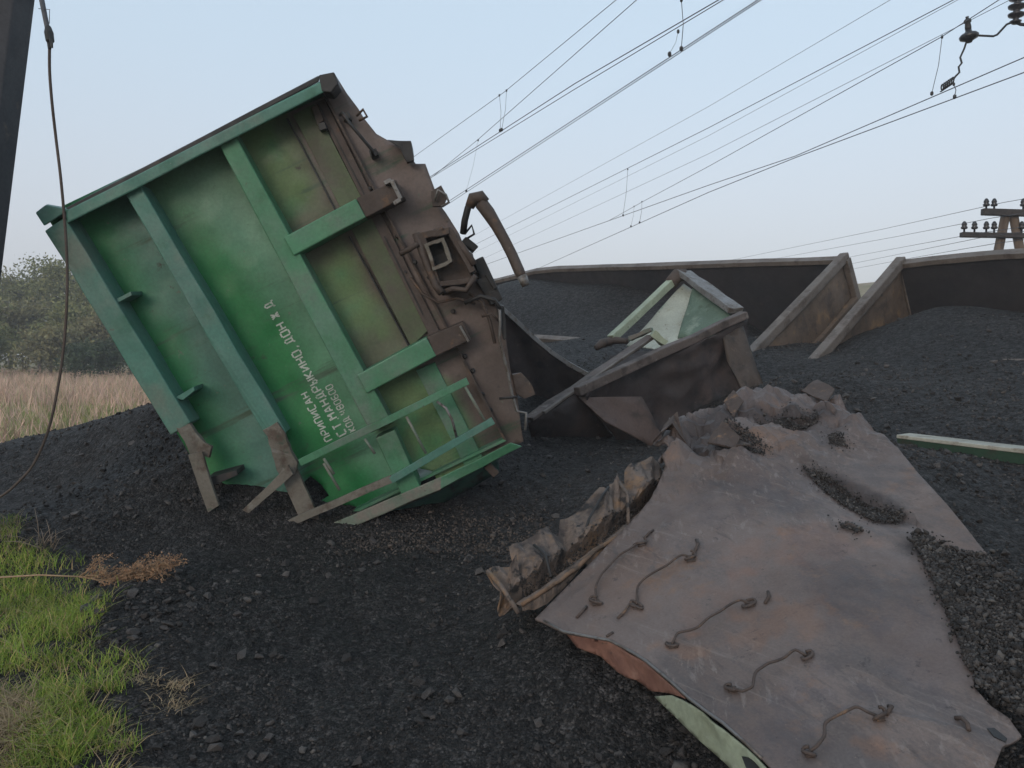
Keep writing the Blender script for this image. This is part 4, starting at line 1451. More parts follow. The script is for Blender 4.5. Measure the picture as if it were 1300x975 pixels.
patch('side_skin', M['hull'], [(733, 500, 8.3), (946, 404, 9.6), (972, 505, 9.3), (800, 580, 8.75)], warp=.28, wf=1.1)
patch('folded_skin', worn('brown_fold', (.085, .058, .049), [((.050, .037, .033), 4, .50, .68), ((.10, .075, .06), 10, .64, .74)], .7, ((14, .3, .012),), .35), [(736, 503, 8.22), (815, 503, 8.42), (858, 585, 8.45), (768, 535, 8.15)], warp=.05)
patch('folded_skin', worn('ochre_fold', (.062, .048, .040), [((.03, .026, .025), 4, .45, .62), ((.12, .09, .068), 8, .58, .7)], .7, ((14, .35, .015),), .35), [(918, 428, 9.3), (944, 412, 9.45), (974, 498, 9.2), (948, 512, 9.1)], warp=.12, wf=3.5)
patch('side_skin', M['hull'], [(671, 538, 7.95), (735, 500, 8.28), (800, 580, 8.9), (690, 590, 8.5)], warp=.05)
MB().bar(P(733, 497, 8.25), P(946, 400, 9.55), .12, .10, (0, 0, 1)).build('side_chord', M['strut2'], tw, .012, rough=.03, cuts=5)
MB().bar(P(672, 532, 7.95), P(826, 428, 9.4), .13, .04, (0, 0, 1)).build('side_chord', M['strut2'], tw, .008, rough=.02, cuts=5)
MB().bar(P(690, 524, 7.98), P(822, 433, 9.2), .04, .03, (0, 0, 1)).build('bent_lip', M['chord'], tw, .006, rough=.012, cuts=4)
MB().bar(P(868, 346, 10.9), P(934, 394, 9.75), .22, .08, (0, 0, 1)).build('end_chord', M['bare_steel'], tw, .008, rough=.02, cuts=5)
MB().bar(P(776, 430, 10.1), P(856, 355, 10.85), .11, .10, (0, 0, 1)).build('far_chord', M['pale_green'], tw, .010, rough=.010, cuts=5)
MB().tube([P(757, 441, 10.0), P(764, 436, 10.05), P(780, 432, 10.1), P(796, 434, 9.9)], [.045, .06, .05, .035], 10).build('crushed_end', M['brown_steel'], tw, smooth=True, rough=.03)
MB().tube([P(851, 360, 10.8), P(860, 350, 10.9), P(872, 349, 10.85)], [.09, .10, .08], 8).build('crushed_end', M['brown_steel'], tw, smooth=True, rough=.02)
patch('inner_wall', M['white_inner'], [(795, 440, 10.25), (868, 360, 10.95), (905, 388, 10.6), (858, 446, 9.9)], warp=.03)
patch('inner_wall', worn('green_inner', (.10, .15, .11), [((.20, .25, .20), 4, .5, .7), ((.07, .10, .07), 6, .56, .7)], .6, ((20, .15, .006),), .4), [(882, 360, 10.75), (930, 396, 9.85), (905, 428, 9.75), (860, 428, 10.1)], warp=.03)
patch('inner_floor', M['hull'], [(772, 446, 10.1), (832, 447, 10.0), (870, 470, 9.6), (780, 490, 9.0)], warp=.03)
MB().bar(P(826, 424, 9.3), P(846, 436, 9.3), .12, .08, (0, 0, 1)).build('torn_tab', M['pale_green'], tw, .006, rough=.04, cuts=3)
MB().bar(P(800, 430, 9.6), P(826, 420, 9.4), .09, .05, (0, 0, 1)).build('torn_tab', M['dusty_green'], tw, .006, rough=.03, cuts=3)

# bent side panel hanging between the green wagon and the torn one
bp_ = thing('bent_sheet', 'dark bent panel with curved pale rim beside the green wagon', 'scrap panel', P(690, 500, 9.3)[:])
curve = [(636, 392, 9.0), (655, 408, 9.1), (675, 427, 9.2), (697, 446, 9.3), (720, 461, 9.35), (746, 475, 9.3)]
cp = [P(*q) for q in curve]
mb = MB()
for a, b in zip(cp, cp[1:]): mb.bar(a, b, .07, .055, (0, 0, 1))
mb.build('curved_rim', M['bare_steel'], bp_, .004, rough=.006, cuts=1)


def bpf(x, y):
    f_ = x * (len(cp) - 1)
    i = min(int(f_), len(cp) - 2)
    q = cp[i].lerp(cp[i + 1], f_ - i)
    return q + Vector((0, .25 * y, -.72 * y)) + Vector((0, 1, 0)) * .06 * noise.noise(q * 2 + Vector((0, 0, y * 2)))


sheet_mesh([(0, 0), (1, 0), (1, 1), (0, 1)], bpf, .07, 'panel_skin', M['hull'], bp_, .012)

# ------------------------------------------------------------------ green beam on the right
bm_t = thing('steel_beam', 'pale topped green steel beam lying on the coal at right', 'beam', P(1220, 575, 6.0)[:])
b0, b1 = P(1146, 553, 6.35), P(1310, 572, 5.6)
b1 = b0 + (b1 - b0) * 1.8
mb = MB().bar(b0, b1, .22, .03, (0, 0, 1))
mb.build('top_flange', worn('scraped_pale_flange', (.33, .32, .27), [((.20, .17, .13), 6, .52, .68), ((.42, .42, .36), 14, .58, .7)], .7, ((25, .25, .006),), .35), bm_t, .006, rough=.004, cuts=4)
dn = Vector((0, 0, -1))
sd_ = (b1 - b0).cross(dn).normalized()
if sd_.y > 0: sd_ = -sd_
mb = MB().hexa([b0 + sd_ * .10 + dn * .015, b1 + sd_ * .10 + dn * .015, b1 + sd_ * .06 + dn * .17, b0 + sd_ * .06 + dn * .17], [b0 + sd_ * .08 + dn * .015, b1 + sd_ * .08 + dn * .015, b1 + sd_ * .04 + dn * .17, b0 + sd_ * .04 + dn * .17])
mb.build('web', worn('dark_green_web', (.030, .065, .042), [((.05, .04, .033), 6, .5, .68)], .7, ((25, .25, .006),), .35), bm_t, .003, rough=.003, cuts=3)
mb = MB().hexa([b0 - sd_ * .10 + dn * .015, b1 - sd_ * .10 + dn * .015, b1 - sd_ * .10 + dn * .2, b0 - sd_ * .10 + dn * .2], [b0 - sd_ * .08 + dn * .015, b1 - sd_ * .08 + dn * .015, b1 - sd_ * .08 + dn * .2, b0 - sd_ * .08 + dn * .2])
mb.build('web', M['green'], bm_t, .003)

# ------------------------------------------------------------------ leaning mast and hanging cable at left
ma, mb_ = P(45, 0, 5.3), P(-4, 400, 5.3)
ax = (ma - mb_).normalized()
mt = mb_ - ax * ((mb_.z + .1) / ax.z)                 # foot
mt.z = -.1
mast = thing('catenary_mast', 'dark leaning catenary mast at the left edge of the picture', 'mast', mt[:])
rt = Vector((1, 0, 0))
rt = (rt - ax * rt.dot(ax)).normalized()
fw = ax.cross(rt).normalized()
if fw.y > 0: fw = -fw                                 # towards the camera
top = mt + ax * 9.5
mb = MB()
def msec(p, k=1.0):
    # right edge runs through the measured line; a bevelled rectangular shaft
    e2 = p
    e1 = p + fw * .20 * k
    e0 = p + fw * .27 * k - rt * .10 * k
    e4 = p + fw * .27 * k - rt * .46 * k
    e3 = p - rt * .40 * k
    return [e0, e1, e2, e3, e4]
A5, B5 = msec(mt, 1.15), msec(top, .9)
mb.add(A5 + B5, [[0, 1, 2, 3, 4], [9, 8, 7, 6, 5]] + [[i, 5 + i, 5 + (i + 1) % 5, (i + 1) % 5] for i in range(5)])
mb.build('shaft', M['pole_steel'], mast, .01)
MB().hexa([q + Vector((0, 0, .12)) for q in (mt + Vector((.25, -.35, 0)), mt + Vector((.25, .45, 0)), mt + Vector((-.75, .45, 0)), mt + Vector((-.75, -.35, 0)))],
          [q - Vector((0, 0, .3)) for q in (mt + Vector((.25, -.35, 0)), mt + Vector((.25, .45, 0)), mt + Vector((-.75, .45, 0)), mt + Vector((-.75, -.35, 0)))]).build('footing', M['dusty_green'], mast, .02)

cab = thing('hanging_cable', 'broken cable hanging from a clamp beside the leaning mast', 'cable', P(0, 630, 5.0)[:])
cpx = [(63, 55, 4.6), (63, 90, 4.62), (66, 130, 4.65), (71, 175, 4.7), (77, 225, 4.7), (82, 280, 4.72), (85, 330, 4.75), (85, 380, 4.75), (81, 440, 4.8), (72, 500, 4.8), (60, 550, 4.82), (42, 590, 4.85), (20, 615, 4.85), (0, 631, 4.85), (-40, 655, 4.9), (-90, 668, 4.95)]
c3 = [P(*q) for q in cpx]
c3.append(Vector((c3[-1].x - .5, c3[-1].y + .1, gz(c3[-1].x - .5, 5.05) + .02)))
fine = []
for i in range(len(c3) - 1):
    p0, p1, p2, p3 = c3[max(i - 1, 0)], c3[i], c3[i + 1], c3[min(i + 2, len(c3) - 1)]
    for j in range(5):
        t_ = j / 5
        fine.append(.5 * ((2 * p1) + (p2 - p0) * t_ + (2 * p0 - 5 * p1 + 4 * p2 - p3) * t_ * t_ + (3 * p1 - p0 - 3 * p2 + p3) * t_ ** 3))
fine.append(c3[-1])
MB().tube(fine, .0085, 8).build('cable', worn('brown_cable', (.085, .065, .055), [], .7, ((60, .3, .003),), .3), cab, smooth=True)
up_end = top + fw * .1
MB().tube([P(63, 62, 4.6), P(60, 35, 4.6), P(53, 0, 4.6), P(38, -70, 4.65), P(20, -160, 4.75), P(0, -260, 4.9)], [.010, .014, .015, .015, .015, .015], 8).build('thick_cable', M['wire'], cab, smooth=True)
MB().lathe(P(63, 48, 4.6), (-.12, 0, 1), [(-.03, .014), (-.02, .024), (.03, .026), (.06, .018), (.07, .012)], 8).build('clamp', M['dark_steel'], cab, .003)
MB().tube([P(62, 40, 4.58), P(65, 60, 4.58), P(66, 61, 4.57), P(66, 50, 4.57)], .006, 6).build('clamp_tail', M['dark_steel'], cab, smooth=True)
MB().tube([P(49, 11, 4.6), P(63, 12, 4.58), P(62.5, 30, 4.58)], .0022, 5).build('tie_wire', M['wire'], cab, smooth=True)

# ------------------------------------------------------------------ overhead wires
WG = 'overhead line wires'


def wire_pts(pp, h):
    """pixel points of a wire at height h above the eye"""
    return [P(x, y, h * F / (HOR - y)) for x, y in pp]


def wire(label, pp, h, r, drops=(), ext=(1.0, 3.0), name='overhead_wire', group=WG):
    pts = wire_pts(pp, h)
    pts = [pts[0] + (pts[0] - pts[1]) * ext[0]] + pts + [pts[-1] + (pts[-1] - pts[-2]) * ext[1]]
    root = thing(name, label, 'wire', pts[-1][:], group)
    MB().tube(pts, r * .66, 6).build('strand', M['wire'], root, smooth=True)
    for (a, ha), (b, hb), rr in drops:
        q0, q1 = P(*a, ha), P(*b, hb)
        mid = (q0 + q1) / 2 + Vector((.03, 0, 0))
        dobj = MB().tube([q0, mid, q1], rr, 5).build('dropper', M['wire'], root, smooth=True)
        MB().lathe(q1 - Vector((0, 0, .05)), (0, 0, 1), [(0, .012), (.02, .03), (.06, .03), (.08, .012)], 8).build('clip', M['dark_steel'], dobj)
        MB().lathe(q0 - Vector((0, 0, .03)), (0, 0, 1), [(0, .012), (.015, .022), (.045, .022), (.06, .012)], 8).build('clip', M['dark_steel'], dobj)
    return root


def dep(y, h): return h * F / (HOR - y)


wire('topmost overhead wire, leftmost where it meets the top of the picture', [(782, 0), (640, 117), (531, 195)], 6.6, .010,
     [(((634, 121), dep(121, 6.6)), ((635, 165), dep(165, 5.05)), .005), (((643, 115), dep(115, 6.6)), ((637, 164), dep(164, 5.05)), .005)])
wire('second overhead wire from the left at the top, crossing down to the double wire', [(808, 0), (607, 177), (552, 222)], 6.0, .010, [(((607, 178), dep(178, 6.0)), ((592, 242), dep(242, 4.9)), .003)], ext=(1.0, .25))
wire('upper strand of the steep double overhead wire near the green wagon', [(912, 0), (730, 106), (553, 220)], 5.05, .012)
wire('lower strand of the steep double overhead wire near the green wagon', [(918, 0), (730, 113), (553, 222)], 5.0, .010)
wire('upper strand of the double wire ending above the arching brake pipe', [(962, 0), (730, 151), (572, 254)], 4.9, .012, [(((865, 0), 12.0), ((865, 61), dep(61, 4.9)), .006), (((861, 40), 12.3), ((850, 68), dep(68, 4.9)), .003)])
wire('lower strand of the double wire ending above the arching brake pipe', [(966, 0), (730, 154), (572, 257)], 4.85, .010)
wire('faint thin wire, highest of the far bundle', [(1130, 0), (900, 135), (640, 278)], 8.5, .009)
wire('dark wire of the far bundle with a long dropper to the contact wire', [(1210, 0), (900, 162), (606, 309)], 6.6, .013, [(((797, 215), dep(215, 6.6)), ((791, 273), dep(273, 5.0)), .006)])
wire('pale wire just below the dark wire of the far bundle', [(1190, 14), (900, 172), (600, 322)], 6.6, .007)
wire('pale wire above the disc insulator in the far bundle', [(1282, 0), (900, 195), (610, 330)], 6.3, .008)
wire('wire passing the top of the disc insulator and joining the contact wire', [(1268, 0), (1195, 47), (900, 211), (816, 256), (775, 279)], 6.0, .012,
     [(((1196, 47), dep(47, 6.0)), ((1183, 118), dep(118, 5.0)), .006), (((815, 256), dep(256, 6.0)), ((812, 282), dep(282, 4.7)), .007), (((805, 262), dep(262, 6.0)), ((801, 287), dep(287, 4.7)), .005)], ext=(1.0, .02))
wire('upper contact wire at right carrying the spring below the disc insulator', [(1300, 73), (1010, 198), (900, 235), (619, 335)], 5.0, .014)
wire('lowest contact wire at right sagging towards the tilted wagons', [(1300, 92), (1010, 200), (900, 244), (685, 340)], 4.7, .014, [(((1211, 107), dep(107, 5.0)), ((1212, 122), dep(122, 4.7)), .008)])

# disc insulator with its spring and arm
DI = dep(110, 5.0)
ins = thing('disc_insulator', 'dark disc insulator with wavy jumper and spring above the contact wires', 'insulator', P(1205, 108, DI)[:])
c_ = P(1230, 45, DI)
axi = Vector((-.12, 0, 1)).normalized()
MB().lathe(c_ - axi * .13, axi, [(0, .04), (.03, .06), (.07, .15), (.12, .165), (.16, .13), (.19, .06), (.23, .05)], 20).build('disc', M['porcelain'], ins, smooth=True)
MB().lathe(c_ + axi * .10, axi, [(0, .05), (.05, .055), (.12, .045), (.14, .065), (.18, .06), (.21, .025), (.24, .03)], 12).build('cap', M['dark_steel'], ins, smooth=True)
MB().tube([P(x, y, DI) for x, y in [(1227, 53), (1224, 62), (1219, 73), (1221, 80), (1217, 85), (1218, 92), (1213, 97), (1210, 101)]], .018, 8).build('jumper', M['dark_steel'], ins, smooth=True)
sp = []
for k in range(60):
    t_ = k / 59
    sp.append(P(1210 - 15 * t_, 102 + 10 * t_, DI) + Vector((0, math.cos(k * .62), math.sin(k * .62))) * .06)
MB().tube(sp, .013, 6).build('spring', M['dark_steel'], ins, smooth=True)
MB().tube([P(x, y, DI) for x, y in [(1241, 45), (1261, 46), (1266, 44), (1278, 31), (1288, 27)]], .02, 8).build('arm', M['dark_steel'], ins, smooth=True)
i2 = thing('post_insulator', 'ribbed insulator cut off by the top right corner of the picture', 'insulator', P(1292, 28, DI)[:])
a2 = Vector((.08, 0, 1)).normalized()
MB().lathe(P(1289, 30, DI), a2, [(0, .06), (.04, .10), (.06, .05), (.10, .05), (.14, .13), (.17, .14), (.20, .06), (.25, .06), (.29, .14), (.32, .15), (.35, .06), (.40, .06), (.44, .14), (.47, .14), (.50, .05), (.9, .05)], 16).build('sheds', M['porcelain'], i2, smooth=True)
MB().tube([P(1289, 28, DI), P(1296, 31, DI), P(1330, 34, DI)], .03, 8).build('bracket', M['dark_steel'], i2, smooth=True)

# ------------------------------------------------------------------ telegraph pole behind the right wagon
DT = 20.5
tp = thing('telegraph_pole', 'wooden telegraph pole with two crossarms of insulators behind the right wagon', 'telegraph pole', (P(1281, 300, DT).x, DT, 0))
for xt, xb in ((1276, 1262), (1287, 1300)):
    a, b = P(xt, 276, DT), P(xb, 345, DT)
    b = a + (b - a) * ((a.z + .2) / (a.z - b.z))
    MB().tube([b, a + (a - b).normalized() * .05], .13, 12, .11).build('leg', M['wood'], tp, smooth=True)
for y, x0, x1, hgt in ((270, 1247, 1316, .17), (299, 1220, 1342, .13)):
    arm = MB().bar(P(x0, y - 1, DT - .14), P(x1, y + 1, DT - .14), .16, hgt, (0, 0, 1)).build('crossarm', M['dark_wood'], tp, .015)
    xs = (1252, 1262, 1299, 1310) if y == 270 else (1224, 1237, 1252, 1262, 1297, 1310, 1324, 1336)
    for i, x in enumerate(xs):
        b = P(x, y - 3, DT - .14)
        pn = MB().lathe(b, (0, 0, 1), [(0, .025), (.10, .025), (.11, .07), (.15, .085), (.19, .05), (.21, .07), (.25, .06), (.29, .04), (.31, .02)], 10).build('pin_insulator', M['porcelain'], tp, smooth=True)
for i, (pp, lb) in enumerate([([(1262, 259), (1120, 291), (968, 322)], 'topmost telegraph wire running left from the upper crossarm'), ([(1246, 279), (1140, 300), (1030, 320)], 'second telegraph wire below the topmost one'),
                             ([(1224, 299), (1150, 313), (1080, 326)], 'third telegraph wire leaving the tip of the lower crossarm'), ([(1237, 303), (1160, 319), (1085, 334)], 'fourth telegraph wire, between the third and the lowest'),
                             ([(1252, 311), (1160, 327), (1090, 340)], 'lowest telegraph wire just above the gap between wagons')]):
    pts = []
    for k, (x, y) in enumerate(pp): pts.append(P(x, y, DT + 12 * k))
    pts = [P(pp[0][0] + 12, pp[0][1] - 2, DT - .14)] + pts[1:]
    pts.append(pts[-1] + (pts[-1] - pts[-2]))
    pts.insert(0, Vector((pts[0].x + 6, pts[0].y - 11, pts[0].z + .1)))
    root = thing('telegraph_wire', lb, 'wire', pts[-1][:], 'telegraph wires')
    MB().tube(pts, .008, 5).build('strand', M['wire'], root, smooth=True)


# ------------------------------------------------------------------ trees and bushes on the left horizon
def tree(name, label, base, height, rx, rz, zc, nleaf, leaf, ls, seed, stems=1, group=None, nl=14):
    r_ = np.random.default_rng(seed)
    rd = random.Random(seed)
    root = thing(name, label, 'tree' if 'tree' in name else 'bush', base, group)
    B = Vector(base)
    mb = MB()
    tips = []
    for s_ in range(stems):
        a = rd.uniform(0, 6.28)
        lean = Vector((math.cos(a), math.sin(a), 0)) * (rx * .35 if stems > 1 else rx * .1)
        tp_ = B + lean + Vector((0, 0, height * .9))
        tr = [B + Vector((lean.x * .2, lean.y * .2, 0)), B + lean * .4 + Vector((rd.uniform(-.1, .1), 0, height * .35)), B + lean * .8 + Vector((rd.uniform(-.2, .2), 0, height * .65)), tp_]
        r0 = .022 * height / math.sqrt(stems)
        mb.tube(tr, [r0, r0 * .75, r0 * .45, r0 * .12], 7)
        for k in range(nl):
            t_ = rd.uniform(.25, .95)
            i = min(int(t_ * 3), 2)
            st = tr[i].lerp(tr[i + 1], t_ * 3 - i)
            th = rd.uniform(0, 6.28)
            el = rd.uniform(.1, 1.0)
            ln = rx * rd.uniform(.4, .95) * (1.1 - .5 * t_)
            en = st + Vector((math.cos(th) * math.cos(el), math.sin(th) * math.cos(el), math.sin(el))) * ln
            md = st.lerp(en, .5) + Vector((0, 0, ln * .08))
            mb.tube([st, md, en], [r0 * .35, r0 * .22, r0 * .07], 5)
            tips += [en, md.lerp(en, .5), md]
            for _ in range(3):
                e2 = md.lerp(en, rd.random()) + Vector((rd.gauss(0, 1), rd.gauss(0, 1), rd.uniform(0, 1.2))) * ln * .28
                mb.tube([md.lerp(en, .4), e2], [r0 * .14, r0 * .04], 4)
                tips.append(e2)
    mb.build('trunk', M['bark'], root, smooth=True)
    T_ = np.array([t_[:] for t_ in tips])
    ctr_ = np.array([base[0], base[1], base[2] + zc])
    C1 = T_[r_.integers(0, len(T_), int(nleaf * .7))] + r_.normal(0, 1, (int(nleaf * .7), 3)) * np.array([rx, rx, rz]) * .13
    nb = nleaf - len(C1)
    dirs = r_.normal(0, 1, (nb, 3))
    dirs /= np.linalg.norm(dirs, axis=1)[:, None]
    C2 = ctr_ + dirs * (r_.random(nb) ** .45)[:, None] * np.array([rx, rx, rz])
    mod = np.array([noise.noise(Vector(c) * .9) for c in C2])
    C2 = C2[mod > -.05]
    C = np.concatenate([C1, C2])
    C = C[C[:, 2] > base[2] + .05]
    n = len(C)
    u = r_.normal(0, 1, (n, 3))
    u /= np.linalg.norm(u, axis=1)[:, None]
    v = np.cross(u, r_.normal(0, 1, (n, 3)))
    v /= np.linalg.norm(v, axis=1)[:, None]
    s_ = ls * r_.uniform(.5, 1.3, n)[:, None]
    V = np.stack([C - u * s_, C + v * s_ * .5, C + u * s_, C - v * s_ * .5], 1).reshape(-1, 3) - np.array(base)
    me = array_mesh('crown', V, np.arange(4 * n).reshape(-1, 4))
    link_mesh('crown', me, leaf, root)


def fz(x, y):
    r_ = math.hypot(x, y)
    return -.25 + (.25 * smooth01(8, 16, r_)) + .0055 * max(0, min(r_, 120) - 30)


def tree_at(px, Y, top, **k):
    b = P(px, 470, Y)
    b.z = fz(b.x, b.y)
    tz = P(px, top, Y).z - b.z
    return (b.x, b.y, b.z), tz


TR = [  # px, depth, top py, radius factor, leaf, name, label
    (52, 62, 322, .42, 'leaf_olive', 'tall_tree', 'tallest sparse tree on the left horizon beside the leaning mast', 9000, .13),
    (95, 60, 330, .40, 'leaf_olive', 'tall_tree', 'sparse tree just right of the tallest one, partly behind the hanging cable', 8000, .13),
    (15, 64, 352, .45, 'leaf_brown', 'tall_tree', 'lower brownish tree next to the leaning mast', 6500, .14),
    (128, 58, 356, .45, 'leaf_olive', 'tall_tree', 'tree touching the edge of the green wagon on the left', 6500, .14),
    (-60, 62, 340, .45, 'leaf_olive', 'tall_tree', 'olive tree left of the mast', 4500, .16),
    (30, 52, 385, .75, 'leaf_brown', 'bush', 'wide brownish bush in front of the trees near the mast', 6500, .13),
    (85, 50, 392, .75, 'leaf_olive', 'bush', 'wide olive bush below the two sparse trees', 6500, .13),
    (135, 48, 398, .75, 'leaf_brown', 'bush', 'brownish bush at the edge of the green wagon', 5500, .13),
    (170, 50, 392, .75, 'leaf_olive', 'bush', 'olive bush half hidden behind the green wagon', 4000, .15),
    (-30, 50, 380, .75, 'leaf_olive', 'bush', 'olive bush left of the mast', 3500, .16),
    (2, 46, 412, .85, 'leaf_olive', 'bush', 'low olive bush at the far left edge of the field', 4500, .12),
    (60, 45, 418, .85, 'leaf_brown', 'bush', 'low brown bush at the middle of the field edge', 4500, .12),
    (110, 42, 440, .9, 'leaf_dark', 'bush', 'small dark evergreen bush at the end of the dry field', 4500, .09),
    (150, 43, 432, .9, 'leaf_dark', 'bush', 'dark low bush behind the coal bank by the green wagon', 4000, .10),
]
for i, (px, Yd, tp_, k, lf, nm, lb, nlf, ls) in enumerate(TR):
    b, h = tree_at(px, Yd, tp_)
    if nm == 'bush': tree(nm, lb, b, h * .92, max(h * k * .75, 1.6), h * .48, h * .5, nlf, M[lf], ls, 40 + i, 3, 'bushes along the field edge', 8)
    else: tree(nm, lb, b, h * .95, h * k, h * .36, h * .58, nlf, M[lf], ls, 40 + i, 1, 'trees on the left horizon', 20)


# ------------------------------------------------------------------ grass
def blades(name, xy, zf, hmin, hmax, wd, lean, mat, seg=2, parent=None):
    n = len(xy)
    x, y = xy[:, 0], xy[:, 1]
    z = zf(x, y)
    th = rng.uniform(0, 2 * np.pi, n)
    h = rng.uniform(hmin, hmax, n) * rng.uniform(.6, 1, n)
    ln = h * rng.uniform(.15, lean, n)
    dx, dy = np.cos(th), np.sin(th)
    ph = th + np.pi / 2 + rng.normal(0, .4, n)
    wx, wy = np.cos(ph) * wd, np.sin(ph) * wd
    rows = []
    for k in range(seg + 1):
        t_ = k / seg
        cx, cy, cz = x + dx * ln * t_ ** 1.8, y + dy * ln * t_ ** 1.8, z + h * (t_ - .18 * lean * t_ * t_)
        ww = (1 - t_) ** .7 if k < seg else .08
        rows.append(np.stack([cx - wx * ww, cy - wy * ww, cz], -1))
        rows.append(np.stack([cx + wx * ww, cy + wy * ww, cz], -1))
    V = np.stack(rows, 1)
    m = 2 * (seg + 1)
    base = (np.arange(n) * m)[:, None]
    fs = [base + np.array([2 * k, 2 * k + 1, 2 * k + 3, 2 * k + 2]) for k in range(seg)]
    return link_mesh(name, array_mesh(name, V.reshape(-1, 3), np.concatenate(fs)), mat, parent)


def ground_from_px(u, v, it=7, t0=4.0):
    """march pixel rays to the coal ground (arrays)"""
    rx = (u - CX) / F
    ry = -(v - CY) / F
    dy = math.cos(PITCH) + ry * math.sin(PITCH)
    dz = -math.sin(PITCH) + ry * math.cos(PITCH)
    Yd = np.full(len(u), t0)
    for _ in range(it):
        x, z = rx / dy * Yd, EYE + dz / dy * Yd
        g = gz_arr(x, Yd)
        Yd = np.clip(Yd + (z - g) / np.maximum(.15, -dz / dy) * .8, 1.0, 9)
    return np.stack([rx / dy * Yd, Yd], -1)


def gzb(x, y): return gz_arr(x, y) + bumps(x, y) - .01


gp = ground_from_px(np.array([p[0] for p in GRASS_PX], float), np.array([p[1] for p in GRASS_PX], float))
gpoly = [tuple(q) for q in gp]
N = 230000
# density follows the distance: sample in polar coordinates
a_ = np.radians(rng.uniform(-62, -18, N))
r_ = 2.0 * (7.2 / 2.0) ** rng.random(N)
gx, gy = r_ * np.sin(a_), r_ * np.cos(a_)
dens = vnoise(gx, gy, 2.2, 51) + vnoise(gx, gy, 6, 52) * .8
jx, jy = gx + vnoise(gx, gy, 3, 61) * .5 + vnoise(gx, gy, 9, 63) * .35 + rng.normal(0, .05, N), gy + vnoise(gx, gy, 3, 62) * .4
msk = np.array([inside(jx[i], jy[i], gpoly) for i in range(N)]) & (rng.random(N) < np.clip(.70 + dens * 2.2, .05, 1))
gx, gy = gx[msk], gy[msk]
dryn = vnoise(gx, gy, 1.3, 55) + vnoise(gx, gy, 4, 56) * .6
near = np.hypot(gx, gy) < 4.2
dry = (dryn > .16) & (rng.random(len(gx)) < np.where(near, .85, .25)) | (rng.random(len(gx)) < .07)
xy = np.stack([gx, gy], -1)
o = blades('grass', xy[~dry], gzb, .04, .14, .0026, 1.3, M['grass'], 3)
tag(o, 'bright green grass verge at the lower left corner', 'grass', kind='stuff')
o = blades('dry_grass', xy[dry], gzb, .05, .18, .0022, 2.2, M['straw'], 3)
tag(o, 'dry straw coloured grass mixed into the green verge', 'grass', kind='stuff')
# stray tufts on the coal
tuv = []
for cu, cv, n, su, sv in ((222, 872, 150, 11, 4), (222, 893, 110, 12, 5), (185, 868, 90, 10, 8), (150, 950, 120, 10, 12), (128, 935, 110, 12, 8), (150, 862, 70, 14, 6), (205, 905, 30, 12, 6)):
    tuv.append(np.stack([rng.normal(cu, su, n), rng.normal(cv, sv, n)], -1))
tuv = np.concatenate(tuv)
txy = ground_from_px(tuv[:, 0], tuv[:, 1])
o = blades('grass_tufts', txy, gzb, .02, .08, .0025, 2.4, M['straw'], 3)
tag(o, 'yellowed grass tufts scattered on the coal beside the green verge', 'grass', kind='stuff')

# dry plant lying across the verge
dp = thing('dry_weed', 'fallen dry weed with long pale stem and bushy reddish brown head', 'weed', P(105, 745, 4.7)[:])
st = [P(-60, 738, 4.55), P(0, 733, 4.6), (P(50, 730, 4.62)), P(100, 732, 4.66)]
MB().tube(st, [.006, .006, .005, .0045], 7).build('stem', M['stalk'], dp, smooth=True)
rd = random.Random(5)
mb = MB()
heads = []
axis = [P(100, 732, 4.66), P(140, 738, 4.68), P(178, 728, 4.7), P(214, 711, 4.72)]
def along(t_):
    f_ = t_ * (len(axis) - 1)
    i = min(int(f_), len(axis) - 2)
    return axis[i].lerp(axis[i + 1], f_ - i)
mb.tube(axis, [.0045, .004, .003, .0015], 6)
for k in range(90):
    t_ = rd.uniform(0, .9)
    s_ = along(t_)
    dirv = (axis[-1] - axis[0]).normalized()
    side = Vector((rd.gauss(0, .25), rd.gauss(0, .6), rd.gauss(.05, .55)))
    ln = rd.uniform(.10, .24) * (1 - .45 * t_)
    e_ = s_ + (dirv * 1.0 + side).normalized() * ln
    e_.z = max(e_.z, gz(e_.x, e_.y) + .02)
    m_ = s_.lerp(e_, .5) + Vector((0, 0, .008))
    mb.tube([s_, m_, e_], [.0028, .002, .0012], 5)
    for j in range(6):
        q = m_.lerp(e_, rd.random())
        q2 = q + Vector((rd.gauss(.3, .5), rd.gauss(0, .5), rd.gauss(.2, .5))) * .035
        mb.tube([q, q2], [.0015, .001], 4)
        heads.append(q2)
mb.build('branches', M['stalk'], dp, smooth=True)
H_ = np.array([h[:] for h in heads])
H_ = np.repeat(H_, 4, axis=0) + rng.normal(0, .007, (len(H_) * 4, 3))
n = len(H_)
u = rng.normal(0, 1, (n, 3)); u /= np.linalg.norm(u, axis=1)[:, None]
v = np.cross(u, rng.normal(0, 1, (n, 3))); v /= np.linalg.norm(v, axis=1)[:, None]
s_ = rng.uniform(.004, .009, (n, 1))
link_mesh('seed_head', array_mesh('seed_head', np.stack([H_ - u * s_, H_ + v * s_ * .6, H_ + u * s_, H_ - v * s_ * .6], 1).reshape(-1, 3) - np.array(origin_of(dp)), np.arange(4 * n).reshape(-1, 4)), M['dry_head'], dp)

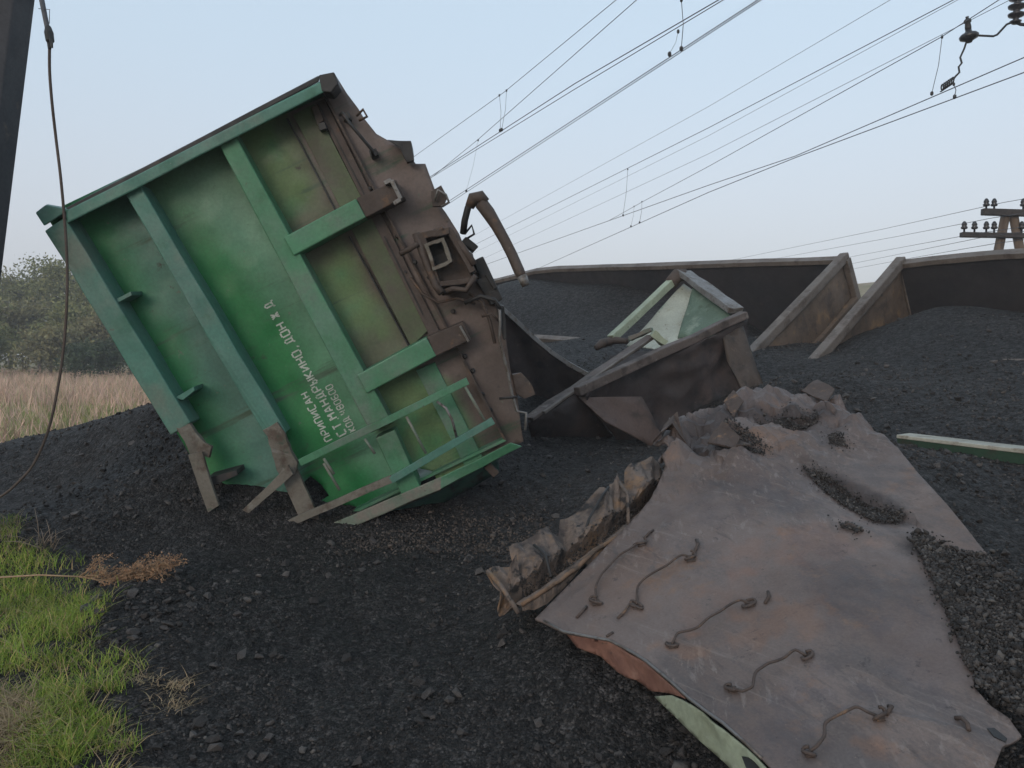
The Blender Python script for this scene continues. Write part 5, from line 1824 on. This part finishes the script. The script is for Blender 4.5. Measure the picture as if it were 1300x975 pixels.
tw2 = thing('dead_twigs', 'clump of dead grey twigs at the top of the green verge', 'weed', P(60, 697, 5.1)[:])
mb = MB()
for k in range(16):
    b = P(58 + rd.gauss(0, 7), 694 + rd.gauss(0, 3), 5.1)
    e_ = b + Vector((rd.gauss(.05, .10), rd.gauss(0, .08), rd.uniform(.05, .17)))
    mb.tube([b, b.lerp(e_, .5) + Vector((0, 0, .02)), e_], [.003, .0022, .001], 5)
mb.tube([P(50, 690, 5.1), P(48, 665, 5.1), P(44, 645, 5.1)], [.003, .002, .001], 5)
mb.build('twigs', worn('grey_twig', (.24, .19, .15), [], .8, (), .2), tw2, smooth=True)

# dry field grass behind the coal bank
N = 52000
yy = 9.5 * (58 / 9.5) ** (rng.random(N) ** .85)
uu = rng.uniform(-160, 260, N)
fx = (uu - CX) / F * yy
patchn = vnoise(fx, yy, .16, 71) + vnoise(fx, yy, .5, 72) * .5
zf = lambda x, y: np.array([fz(x[i], y[i]) for i in range(len(x))])
greenish = (patchn - (uu - 60) / 700 + (yy - 20) / 90 < -.12) | ((yy < 22) & (rng.random(N) < .8)) | ((yy < 30) & (rng.random(N) < .35))
xy = np.stack([fx, yy], -1)
o = blades('field_grass', xy[~greenish], zf, .25, .85, .016, .6, M['dry_field'], 2)
tag(o, 'tall dry pinkish tan grass of the field behind the coal bank', 'grass', kind='stuff')
o = blades('green_field_grass', xy[greenish], zf, .10, .40, .014, .8, M['green_field'], 2)
tag(o, 'greener short grass patches between coal bank and dry field', 'grass', kind='stuff')

# ------------------------------------------------------------------ evening haze
hb = MB().hexa([Vector(p) for p in ((-440, -440, -3), (440, -440, -3), (440, 440, -3), (-440, 440, -3))], [Vector(p) for p in ((-440, -440, 22), (440, -440, 22), (440, 440, 22), (-440, 440, 22))])
hm = bpy.data.materials.new('haze')
hm.use_nodes = True
hm.node_tree.nodes.clear()
pv = hm.node_tree.nodes.new('ShaderNodeVolumePrincipled')
pv.inputs['Color'].default_value = (.88, .90, .93, 1)
pv.inputs['Density'].default_value = .0023
ho_ = hm.node_tree.nodes.new('ShaderNodeOutputMaterial')
hm.node_tree.links.new(pv.outputs[0], ho_.inputs['Volume'])
hz_o = hb.build('haze', hm)
tag(hz_o, 'thin pale evening haze in the air', 'haze', kind='stuff')
